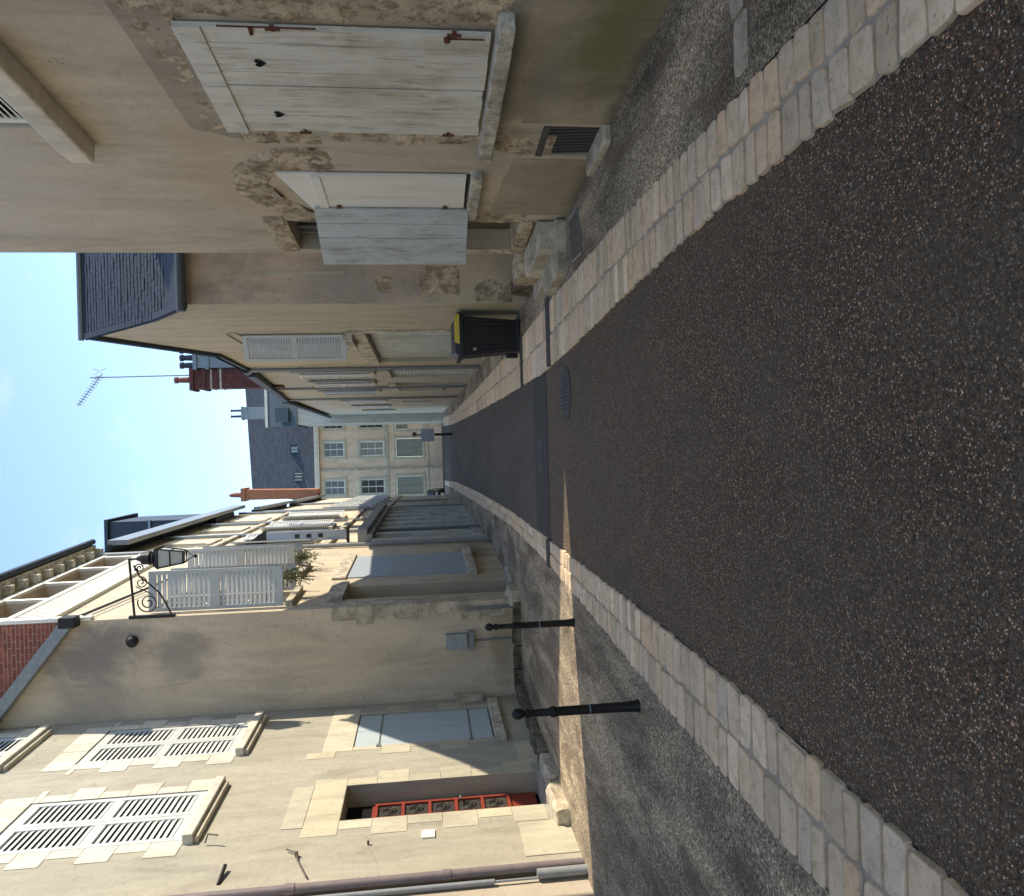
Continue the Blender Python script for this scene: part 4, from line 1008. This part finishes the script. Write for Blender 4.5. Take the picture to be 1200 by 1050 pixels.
MB().hexa([fC.P(YC - .35, .34, 9.6), fC.P(19.35, .34, 9.6), fC.P(19.35, -6, 9.6), fC.P(YC - .35, -6, 9.6), fC.P(YC - .35, -2.8, 11.0), fC.P(19.35, -2.8, 11.0), fC.P(19.35, -3, 11.0), fC.P(YC - .35, -3, 11.0)]).build('roof', M['slate'], pc)
mb = MB(); mb.tube([fC.P(YC - .35, .38, 9.58), fC.P(19.35, .38, 9.58)], .07, 8); mb.build('gutter', M['slate'], pc)
# door
MB().fbox(fC, 13.76, 14.74, -.29, -.24, .03, 3.09).build('door', M['wood'], pc)
mb = MB()
zz = 0
k = 0
while zz < 3.2:
    h = random.uniform(.28, .42); w = random.uniform(.26, .5)
    mb.fbox(fC, YC - .008, YC + w, 0, .012, zz + .004, zz + h)
    mb.box(x0 - random.uniform(.12, .34), x0 + .004, YC - .014, YC + .02, zz + .004, zz + h)
    zz += h; k += 1
mb.build('corner_stones', M['stone_l'], pc, bevel=.006)
mb = MB(); mb.fbox(fC, 13.6, 14.95, 0, .07, 3.1, 3.4); mb.build('lintel', M['stone_s'], pc, bevel=.01)
mb = MB(); rock(mb, 13.0, 13.8, -.1, .16, -.05, .22, 61, .04, 7, fr=fC); rock(mb, 13.7, 14.9, .0, .25, -.05, .1, 62, .03, 7, fr=fC); mb.build('threshold', M['stone_l'], pc, smooth=True)
# ground-floor shutter
mb = MB(); mb.fbox(fC, 15.55, 16.69, -.05, .015, .8, 3.2); mb.fbox(fC, 16.7, 17.85, -.05, .015, .8, 3.2); mb.build('shutter', M['blue_sh'], pc, bevel=.004)
mb = MB(); mb.fbox(fC, 15.35, 18.05, 0, .12, .6, .78); mb.fbox(fC, 15.4, 18.0, 0, .05, 3.22, 3.5); mb.build('window_sill', M['stone_s'], pc, bevel=.01)
# upper windows and open shutters
simple_window(pc, fC, 13.55, 14.55, 4.05, 6.3); simple_window(pc, fC, 16.0, 16.95, 4.25, 6.4)
for (s, w, c, d_) in ((13.45, .68, 4.08, 6.28), (16.0, .62, 4.3, 6.4), (14.6, .5, 4.05, 6.3), (17.0, .5, 4.3, 6.4)):
    mb = MB(); louvre_leaf(mb, leafP(fC, s, .02, R_(84 if s in (13.45, 16.0) else 78)), w, c, d_, 2, .04, .06, gap=.075, rail=.12, mid=.14); mb.build('shutter', M['louvre'], pc)
mb = MB(); mb.tube([fC.P(14.6, .03, 4.0), fC.P(14.6, .4, 3.9), fC.P(14.7, .5, 4.0)], .01, 5)
for s in (13.55, 16.0):
    for z in (.28,): 
        mb.tube([fC.P(s, .0, 4.1 + z), fC.P(s, .22, 4.1 + z), fC.P(s + 1, .22, 4.1 + z), fC.P(s + 1, 0, 4.1 + z)], .009, 5)
        for q in range(9): mb.tube([fC.P(s + .11 * q + .06, .22, 4.1), fC.P(s + .11 * q + .06, .22, 4.1 + z)], .005, 4)
mb.build('window_rail', M['iron'], pc)
mb = MB(); mb.tube([fC.P(19.22, .07, .0), fC.P(19.22, .07, 9.4)], .05, 10); mb.build('downpipe', M['pipe2'], pc, smooth=True)
mb = MB(); mb.tube([(x0 - .12, YC - .03, .95), (x0 - .12, YC - .03, .45), (x0 - .12, YC - .03, .0)], .03, 8)
mb.build('drain_pipe', M['zinc'], pc)
def cablepath(o, dz): return [fC.P(13.2, .05 + o, 7.35 + dz), fC.P(15.2, .05 + o, 6.95 + dz), fC.P(17.4, .05 + o, 6.55 + dz), fC.P(18.6, .06 + o, 6.1 + dz), fC.P(19.0, .06 + o, 5.9 + dz)]
mb = MB(); mb.tube(cablepath(0, 0), .018, 6); mb.tube(cablepath(.03, -.12), .014, 6); mb.build('wall_cable', M['iron'], pc)
# services on the side wall
t = thing('meter_box', (-3.3, YC - .1, .6), 'blue grey meter box fixed low on the buff side wall behind the bollards', 'meter box')
MB().box(-3.42, -3.16, YC - .13, YC, .95, 1.32).build('housing', M['bluebox'], t, bevel=.008)
mb = MB(); mb.box(-3.45, -3.12, YC - .15, YC, .84, .93); mb.tube([(-3.3, YC - .04, .84), (-3.3, YC - .04, .02)], .02, 6); mb.build('cable_tray', M['zinc'], t)
# low stones at the foot of the buff side wall
t = thing('stone_kerb', (-3.5, YC - .1, 0), 'dark damp stone footing along the buff side wall', 'footing')
mb = MB()
for k in range(4): rock(mb, -4.2 + k * .4, -3.83 + k * .4, YC - .16, YC + .02, -.05, .16, 70 + k, .025, 5, freq=4)
mb.build('stones', M['stone_d'], t, smooth=True)
# lantern on scroll bracket
t = thing('wall_lantern', (x0, YC - .02, 6.2), 'black scrolled iron bracket lantern on the corner of the buff house', 'street lamp')
mb = MB(); yb = YC + .02
X0 = x0 + .02; zT = 6.42
mb.box(X0 - .03, X0 + .02, yb - .04, yb + .04, 5.78, 6.5)
br = mb.build('wall_plate', M['iron'], t)
mb = MB()
mb.tube([(X0, yb, zT), (X0 + .96, yb, zT + .06)], .02, 8)
def spiral(cx, cz, r0, turns, a0, sgn=1, n=40):
    return [(cx + r0 * (1 - .82 * k / n) * math.cos(a0 + sgn * turns * 2 * math.pi * k / n), yb, cz + r0 * (1 - .82 * k / n) * math.sin(a0 + sgn * turns * 2 * math.pi * k / n)) for k in range(n + 1)]
mb.tube(spiral(X0 + .22, zT - .22, .17, 1.9, 1.2), .011, 6)
mb.tube(spiral(X0 + .56, zT - .12, .1, 1.6, .4, -1), .010, 6)
mb.tube(spiral(X0 + .8, zT - .1, .08, 1.7, 2.2, -1), .010, 6)
mb.tube([(X0 + .02, yb, zT - .58), (X0 + .2, yb, zT - .5), (X0 + .38, yb, zT - .4), (X0 + .52, yb, zT - .26), (X0 + .66, yb, zT - .1), (X0 + .85, yb, zT - .01)], .013, 6)
mb.tube([(X0 + .35, yb, zT - .3), (X0 + .5, yb, zT - .03)], .009, 6)
mb.tube([(X0 + .95, yb, zT + .06), (X0 + .96, yb, zT - .15)], .018, 8)
mb.build('bracket', M['iron'], t)
cx = X0 + .96
def frus(mb, c, w0, z0, w1, z1):
    mb.hexa([(c - w0, yb - w0, z0), (c + w0, yb - w0, z0), (c + w0, yb + w0, z0), (c - w0, yb + w0, z0), (c - w1, yb - w1, z1), (c + w1, yb - w1, z1), (c + w1, yb + w1, z1), (c - w1, yb + w1, z1)])
mb = MB(); mb.lathe((cx, yb, 0), [(.03, 6.36), (.06, 6.3), (.1, 6.27), (.12, 6.14), (.09, 6.12), (.15, 6.07)], 12); frus(mb, cx, .175, 5.98, .11, 6.08); mb.build('cap', M['iron'], t)
mb = MB(); frus(mb, cx, .09, 5.62, .15, 5.975); mb.build('glass', M['lampglass'], t)
mb = MB()
for sx in (-1, 1):
    for sy in (-1, 1): mb.tube([(cx + sx * .155, yb + sy * .155, 5.98), (cx + sx * .095, yb + sy * .095, 5.6)], .012, 6)
for w, z in ((.095, 5.6), (.125, 5.8)):
    mb.tube([(cx - w, yb - w, z), (cx + w, yb - w, z), (cx + w, yb + w, z), (cx - w, yb + w, z), (cx - w, yb - w, z)], .011, 6)
mb.tube([(cx - .095, yb - .095, 5.6), (cx, yb, 5.46), (cx + .095, yb + .095, 5.6)], .01, 6); mb.lathe((cx, yb, 5.40), [(.01, 0), (.035, .03), (.01, .07)], 8)
mb.build('lantern_frame', M['iron'], t)
t2 = MB(); t2.lathe((0, 0, 0), [(.02, 0), (.09, .0), (.1, .05), (.07, .1), (.03, .12)], 12)
for v in t2.v: v.x, v.y, v.z = -3.0 + v.x, YC - v.z, 6.45 + v.y
jb = t2.build('junction_box', M['iron'], smooth=True); tag(jb, 'round dark junction box on the buff side wall beside the lantern bracket', 'junction box')
# sill plants
def plant(x, y, z, seed, label, hang=.4):
    random.seed(seed); t = thing('potted_plant', (x, y, z), label, 'plant')
    MB().lathe((x, y, z - .02), [(.06, 0), (.08, .12), (.075, .12)], 10).build('pot', M['wood'], t)
    mb = MB(); st_ = MB()
    for k in range(36):
        a = random.uniform(0, 6.28); r = random.uniform(.03, .24); e = Vector((x + math.cos(a) * r, y + math.sin(a) * r, z + random.uniform(-hang, .25)))
        m_ = Vector((x, y, z + .2)).lerp(e, .5) + Vector((0, 0, .08)); pts = [Vector((x, y, z + .08)), m_, e]; st_.tube(pts, .004, 4)
        for q in range(12):
            p = pts[0].lerp(pts[1], random.random()) if q < 2 else pts[1].lerp(pts[2], random.random())
            d1 = Vector((random.uniform(-1, 1), random.uniform(-1, 1), random.uniform(-1, .6))).normalized() * random.uniform(.03, .055); d2 = d1.orthogonal().normalized() * .016
            mb.poly([p, p + d1 * .5 + d2, p + d1, p + d1 * .5 - d2])
    mb.build('foliage', M['leaf'], t, noflip=True); st_.build('stems', M['leaf'], t)
p = fC.P(14.1, .3, 4.0); plant(p.x + .1, p.y, p.z, 3, 'trailing green plant below the near open louvred shutters of the buff house')
p = fC.P(16.6, .25, 4.2); plant(p.x + .05, p.y, p.z, 5, 'trailing green plant below the far open louvred shutters of the buff house')
random.seed(5)

# ================================================================ LEFT: ROW BEYOND
fD = Fr((-2.36, 19.3), (-2.38, 31.5), 1)
hD = [(20.6, 21.6, 4.6, 6.6, .15), (24, 25, 4.6, 6.6, .15), (27.4, 28.4, 4.6, 6.6, .15), (20.6, 21.6, 7.3, 8.7, .15), (24, 25, 7.3, 8.7, .15), (27.4, 28.4, 7.3, 8.7, .15)]
shop = []
s = 20.1
while s < 31: shop.append((s, s + 1.1, .35, 2.95, .14)); s += 1.55
dd = row_house('dusty cream house with a grey panelled shopfront and heavy grey cornice on the left', fD, 19.35, 31.5, 9.3, 9.3, 6, M['d_wall'], hD + shop, side=-1, over=.3, pitch=.5, gut=.42)
for i, h in enumerate(hD): simple_window(dd, fD, *h[:4], shut=M['louvre'] if i < 3 else None, open_=R_(12 + 5 * i))
mb = MB()
for h in shop: mb.fbox(fD, h[0] + .01, h[1] - .01, -.13, -.09, .36, 2.94)
mb.build('shop_window', M['blue_sh'], dd)
mb = MB()
for h in shop: mb.fbox(fD, h[0] - .4, h[0] - .03, 0, .1, 0, 3.0)
for h in shop: mb.fbox(fD, h[0], h[1], 0, .05, .05, .32)
mb.build('shopfront_pilaster', M['grey_sh'], dd)
mb = MB(); mb.fbox(fD, 20.3, 30.9, 0, .34, 3.15, 3.4); mb.fbox(fD, 20.3, 30.9, 0, .2, 3.02, 3.15); mb.build('shop_fascia', M['zinc'], dd)
mb = MB(); mb.fbox(fD, 19.35, 31.5, 0, .08, 6.95, 7.1); mb.fbox(fD, 19.35, 31.5, 0, .1, 4.05, 4.2); mb.build('string_course', M['stone_s'], dd)
mb = MB(); mb.tube([fD.P(22.6, .07, .0), fD.P(22.6, .07, 9.0)], .05, 8); mb.tube([fD.P(26.4, .07, 3.4), fD.P(26.4, .07, 9.0)], .05, 8); mb.tube([fD.P(31.3, .07, .0), fD.P(31.3, .07, 9.0)], .05, 8); mb.build('downpipe', M['zinc'], dd)
dm = MB().hexa([(-3.5, 28.0, 9.0), (-2.2, 28.0, 9.0), (-2.2, 30.6, 9.0), (-3.5, 30.6, 9.0), (-3.5, 28.0, 12.6), (-2.2, 28.0, 12.6), (-2.2, 30.2, 12.3), (-3.5, 30.2, 12.3)]).build('dormer', M['slate'], dd)
mb = MB(); mb.box(-3.5, -2.16, 27.9, 27.98, 11.2, 11.28); mb.build('flashing', M['zinc'], dm)
MB().box(-3.6, -2.1, 27.85, 30.7, 12.6, 12.72).build('dormer_roof', M['slate'], dd)
# projecting sign
t = thing('projecting_sign', (-2.2, 20.4, 3.6), 'narrow pale blue vertical sign on black brackets above the grey shopfront', 'sign')
sg = MB(); sg.box(-2.28, -2.02, 20.38, 20.44, 3.7, 5.75); sg.build('panel', M['sign'], t, bevel=.006)
mb = MB()
for k in range(3): mb.box(-2.2 + .0, -2.1, 20.37, 20.38, 4.3 + k * .3, 4.42 + k * .3)
mb.build('dark_mark', M['iron'], t)
mb = MB(); mb.box(-2.36, -1.98, 20.36, 20.46, 5.75, 5.82); mb.box(-2.36, -1.98, 20.36, 20.46, 3.62, 3.69); mb.hexa([(-2.36, 20.36, 5.82), (-2.0, 20.36, 5.82), (-2.0, 20.46, 5.82), (-2.36, 20.46, 5.82), (-2.36, 20.36, 6.3), (-2.34, 20.36, 6.3), (-2.34, 20.46, 6.3), (-2.36, 20.46, 6.3)])
mb.tube([(-2.34, 20.4, 3.65), (-2.0, 20.4, 3.9), (-1.95, 20.4, 3.65)], .02, 6); mb.build('bracket', M['iron'], t)

fE1 = Fr((-2.38, 31.5), (-2.62, 39), 1); fE2 = Fr((-2.62, 39), (-2.95, 50), 1)
for fr, a, b, z, wm, lab in ((fE1, 31.5, 39, 8.5, M['c_wall'], 'cream house beyond the grey shopfront on the left, next in the row'), (fE2, 39, 50, 8.3, M['d_wall'], 'last pale house at the far end of the left row, below the orange chimney')):
    hh = []
    s = a + .9
    while s < b - 1.4: hh += [(s, s + 1, 3.9, 5.8, .15), (s, s + 1, .2 if int(s * 3) % 2 else .9, 2.7, .18)]; s += 2.3
    hz = row_house(lab, fr, a, b, z, z, 6, wm, hh, side=-1, over=.2, pitch=.3, gut=.2)
    for i, h in enumerate(hh):
        if i % 2 == 0: simple_window(hz, fr, *h[:4], shut=M['louvre'], open_=R_(14))
        elif h[2] > .5: simple_window(hz, fr, *h[:4], shut=M['blue_sh'], louv=False)
        else: MB().fbox(fr, h[0] + .01, h[1] - .01, -.16, -.1, h[2], h[3] - .01).build('door', M['blue_sh'], hz)
    mb = MB(); mb.fbox(fr, a, b, 0, .08, 3.15, 3.3); mb.fbox(fr, a, b, 0, .08, 0, .45); mb.build('string_course', M['stone_s'], hz)
    mb = MB(); mb.tube([fr.P(a + .3, .08, 0), fr.P(a + .3, .08, z - .2)], .05, 8); mb.build('downpipe', M['pipe2'], hz)
# orange chimney
t = thing('chimney', (-2.3, 48, 8.5), 'tall orange brick chimney rising over the left row before the slate roof', 'chimney')
mb = MB(); mb.hexa([(-2.75, 47.8, 8.2), (-2.2, 47.8, 8.2), (-2.2, 49, 8.2), (-2.75, 49, 8.2), (-2.72, 47.85, 12.5), (-2.1, 47.85, 12.5), (-2.1, 48.95, 12.5), (-2.72, 48.95, 12.5)]); mb.box(-2.8, -2.0, 47.75, 49.05, 12.5, 12.75); mb.build('stack', M['orange'], t)
for y in (48.1, 48.7): MB().lathe((-2.42, y, 12.75), [(.18, 0), (.14, .2), (.12, .6), (.06, .75)], 10).build('chimney_pot', M['terra'], t)

# ================================================================ STREET THINGS
def bollard(x, y, label):
    t = thing('bollard', (x, y, .022), label, 'bollard', 'black bollards on the left pavement')
    MB().lathe((x, y, 0), [(.05, .0), (.05, .03), (.042, .05), (.042, .09), (.038, .12), (.034, .66), (.041, .675), (.041, .70), (.029, .715), (.026, .86), (.037, .875), (.037, .895), (.022, .905)], 20).build('post', M['iron'], t, smooth=True)
    MB().lathe((x, y, 0), [(.018, .9), (.028, .915), (.039, .935), (.042, .957), (.037, .98), (.022, .997), (.004, 1.003)], 20).build('ball_top', M['iron'], t, smooth=True)
    MB().lathe((x, y, 0), [(.036, .40), (.039, .403), (.039, .409), (.036, .412)], 20).build('ring', M['zinc'], t)
    return t
bollard(-2.0, 5.67, 'nearest black bollard with ball top on left pavement')
bollard(-1.93, 8.19, 'second black bollard standing further along near the sunlit wedge')
# bin
t = thing('wheelie_bin', (1.78, 12.3, .03), 'black wheelie bin with yellow lid standing against the gabled house', 'bin')
bx, by, bw = 1.79, 12.25, .30
mb = MB(); mb.hexa([(bx - .25, by - .24, .09), (bx + .25, by - .24, .09), (bx + .24, by + .24, .09), (bx - .24, by + .24, .09), (bx - .31, by - .33, .98), (bx + .31, by - .33, .98), (bx + .3, by + .36, .98), (bx - .3, by + .36, .98)])
mb.hexa([(bx - .335, by - .355, .93), (bx + .335, by - .355, .93), (bx + .325, by + .38, .93), (bx - .325, by + .38, .93), (bx - .335, by - .355, .99), (bx + .335, by - .355, .99), (bx + .325, by + .38, .99), (bx - .325, by + .38, .99)])
mb.box(bx - .2, bx - .16, by - .335, by - .26, .3, .9); mb.box(bx + .16, bx + .2, by - .335, by - .26, .3, .9)
mb.box(bx - .26, bx + .26, by - .25, by + .2, .03, .1)
mb.build('body', M['binb'], t, bevel=.012)
mb = MB(); mb.hexa([(bx - .345, by - .37, .992), (bx + .345, by - .37, .992), (bx + .33, by + .38, .992), (bx - .33, by + .38, .992), (bx - .28, by - .3, 1.07), (bx + .28, by - .3, 1.07), (bx + .26, by + .3, 1.11), (bx - .26, by + .3, 1.11)])
ld = mb.build('lid', M['binb'], t, bevel=.02)
mb = MB(); mb.hexa([(bx - .14, by - .385, 1.0), (bx + .34, by - .385, 1.0), (bx + .34, by - .36, 1.0), (bx - .14, by - .36, 1.0), (bx - .11, by - .325, 1.068), (bx + .31, by - .325, 1.068), (bx + .30, by - .26, 1.078), (bx - .10, by - .26, 1.078)])
mb.build('lid_front', M['yellow'], ld, bevel=.01)
mb = MB(); mb.hexa([(bx - .35, by - .39, .975), (bx + .35, by - .39, .975), (bx + .35, by - .37, .975), (bx - .35, by - .37, .975), (bx - .35, by - .39, .998), (bx + .35, by - .39, .998), (bx + .35, by - .37, 1.0), (bx - .35, by - .37, 1.0)])
mb.box(bx - .36, bx - .335, by - .38, by + .38, .97, 1.03); mb.box(bx + .335, bx + .36, by - .38, by + .38, .97, 1.03)
mb.tube([(bx - .3, by + .45, 1.0), (bx + .3, by + .45, 1.0)], .018, 8); mb.tube([(bx - .3, by + .36, .98), (bx - .3, by + .45, 1.0)], .018, 8); mb.tube([(bx + .3, by + .36, .98), (bx + .3, by + .45, 1.0)], .018, 8)
mb.build('handle', M['binb'], t)
for sx in (-.27, .27):
    mb = MB(); n = 20; c = Vector((bx + sx, by + .2, .12))
    mb.tube([c - Vector((.03, 0, 0)), c + Vector((.03, 0, 0))], .1, n); mb.build('wheel', M['iron'], t)
MB().box(bx - .24, bx - .2, by - .352, by - .345, .74, .79).build('sticker', M['stone_l'], t)
# far sign on post
t = thing('road_sign', (.9, 43, 0), 'small blue grey road sign seen from behind on a short post near the far end', 'road sign')
MB().tube([(.88, 43, -.02), (.88, 43, 2.15)], .045, 10).build('post', M['zinc'], t)
mb = MB(); mb.box(.5, 1.22, 42.9, 42.95, 1.02, 1.75); mb.build('panel', M['sign'], t, bevel=.05)
mb = MB(); mb.tube([(.92, 42.95, 2.12), (.92, 42.91, 2.12)], .13, 18); mb.build('disc', M['tan'], t)
mb = MB(); mb.lathe((.88, 43, 0), [(.075, 0), (.07, .95), (.05, .99)], 12); mb.build('sleeve', M['iron'], t)
# far black car
t = thing('parked_car', (-3.6, 64.5, 0), 'black car parked across the far junction beside the left row', 'car')
cxr, cy = -4.15, 64
body = MB(); prf = [(-2.0, .35), (-2.05, .75), (-1.2, .92), (-.55, 1.42), (.95, 1.45), (1.75, .98), (2.05, .85), (2.05, .35)]
for k in range(len(prf)):
    pass
n = len(prf); i0 = 0
for x_ in (-.85, .85):
    for (yy_, z) in prf: body.v.append(Vector((cxr + x_ * (1 - .12 * max(0, z - .9)), cy + yy_, z)))
body.f.append(tuple(range(n))); body.f.append(tuple(range(n, 2 * n)))
for k in range(n): body.f.append((k, (k + 1) % n, n + (k + 1) % n, n + k))
body.build('body', M['carb'], t, bevel=.06)
mb = MB(); mb.hexa([(cxr - .7, cy - 1.24, .96), (cxr + .7, cy - 1.24, .96), (cxr + .7, cy - 1.2, .96), (cxr - .7, cy - 1.2, .96), (cxr - .62, cy - .66, 1.38), (cxr + .62, cy - .66, 1.38), (cxr + .62, cy - .6, 1.38), (cxr - .62, cy - .6, 1.38)]); mb.build('windscreen', M['glass'], t)
for sx in (-1, 1):
    for dy in (-1.35, 1.3):
        c = Vector((cxr + sx * .76, cy + dy, .32)); w = MB().tube([c - Vector((.1, 0, 0)), c + Vector((.1, 0, 0))], .32, 20).build('wheel', M['iron'], t)
        MB().tube([c + Vector((sx * .1, 0, 0)), c + Vector((sx * .115, 0, 0))], .19, 14).build('rim', M['zinc'], w)
    MB().box(cxr + sx * .6 - .15, cxr + sx * .6 + .15, cy - 2.07, cy - 2.02, .62, .76).build('headlight', M['lampglass'], t)

# ================================================================ CAMERA
f_px, W_px = 890.0, 1200.0
th = math.atan(103 / 890); ro = .028
F = Vector((0, math.cos(th), -math.sin(th))); D = -Vector((0, math.sin(th), math.cos(th))); L = Vector((-1, 0, 0))
Ix = D * math.cos(ro) + L * math.sin(ro); Iy = L * math.cos(ro) - D * math.sin(ro)
cam = bpy.data.cameras.new('camera'); co = bpy.data.objects.new('camera', cam); COL.objects.link(co)
mx = Matrix.Identity(4)
for i, a in enumerate((Ix, -Iy, -F)):
    for j in range(3): mx[j][i] = a[j]
mx.translation = Vector((0, 0, 1.6)); co.matrix_world = mx
cam.sensor_fit = 'HORIZONTAL'; cam.sensor_width = 36; cam.lens = 36 * f_px / W_px
cam.clip_start = .05; cam.clip_end = 3000
scene.camera = co

# ================================================================ LIGHT
S = Vector((1, .25, .70)).normalized()
sun = bpy.data.lights.new('sun', 'SUN'); sun.energy = 2.0; sun.angle = R_(.53); sun.color = (1, .94, .85)
so = bpy.data.objects.new('sun', sun); COL.objects.link(so)
so.rotation_euler = (-S).to_track_quat('-Z', 'Y').to_euler()
w = bpy.data.worlds.new('World'); scene.world = w; w.use_nodes = True
nt = w.node_tree; nt.nodes.clear()
out = nt.nodes.new('ShaderNodeOutputWorld'); bg = nt.nodes.new('ShaderNodeBackground'); sky = nt.nodes.new('ShaderNodeTexSky')
sky.sky_type = 'NISHITA'; sky.sun_disc = False
sky.sun_elevation = math.asin(S.z); sky.sun_rotation = math.atan2(S.x, S.y)
sky.air_density = .8; sky.dust_density = .15; sky.ozone_density = 3.0; sky.altitude = 100
tc = nt.nodes.new('ShaderNodeTexCoord'); mp = nt.nodes.new('ShaderNodeMapping'); mp.inputs['Scale'].default_value = (2.2, 2.2, 4.5)
nt.links.new(tc.outputs['Generated'], mp.inputs[0])
cl = nz(nt, mp.outputs[0], 1.7, 9, .6, .5); cf = ramp(nt, cl, [(.54, 0.0), (.85, .35)])
hs_ = nt.nodes.new('ShaderNodeHueSaturation'); hs_.inputs['Saturation'].default_value = .25; hs_.inputs['Value'].default_value = 1.35
nt.links.new(sky.outputs[0], hs_.inputs['Color'])
skc = mix(nt, cf, sky.outputs[0], hs_.outputs[0])
nt.links.new(skc, bg.inputs[0]); bg.inputs[1].default_value = .15; nt.links.new(bg.outputs[0], out.inputs[0])
scene.view_settings.view_transform = 'Standard'; scene.view_settings.look = 'None'
scene.view_settings.exposure = 1.65
scene.view_settings.use_white_balance = True; scene.view_settings.white_balance_temperature = 7600; scene.view_settings.white_balance_tint = 10; scene.view_settings.gamma = 1
scene.render.engine = 'CYCLES'
scene.cycles.max_bounces = 8; scene.cycles.diffuse_bounces = 5
scene.render.resolution_x = 1024; scene.render.resolution_y = 896
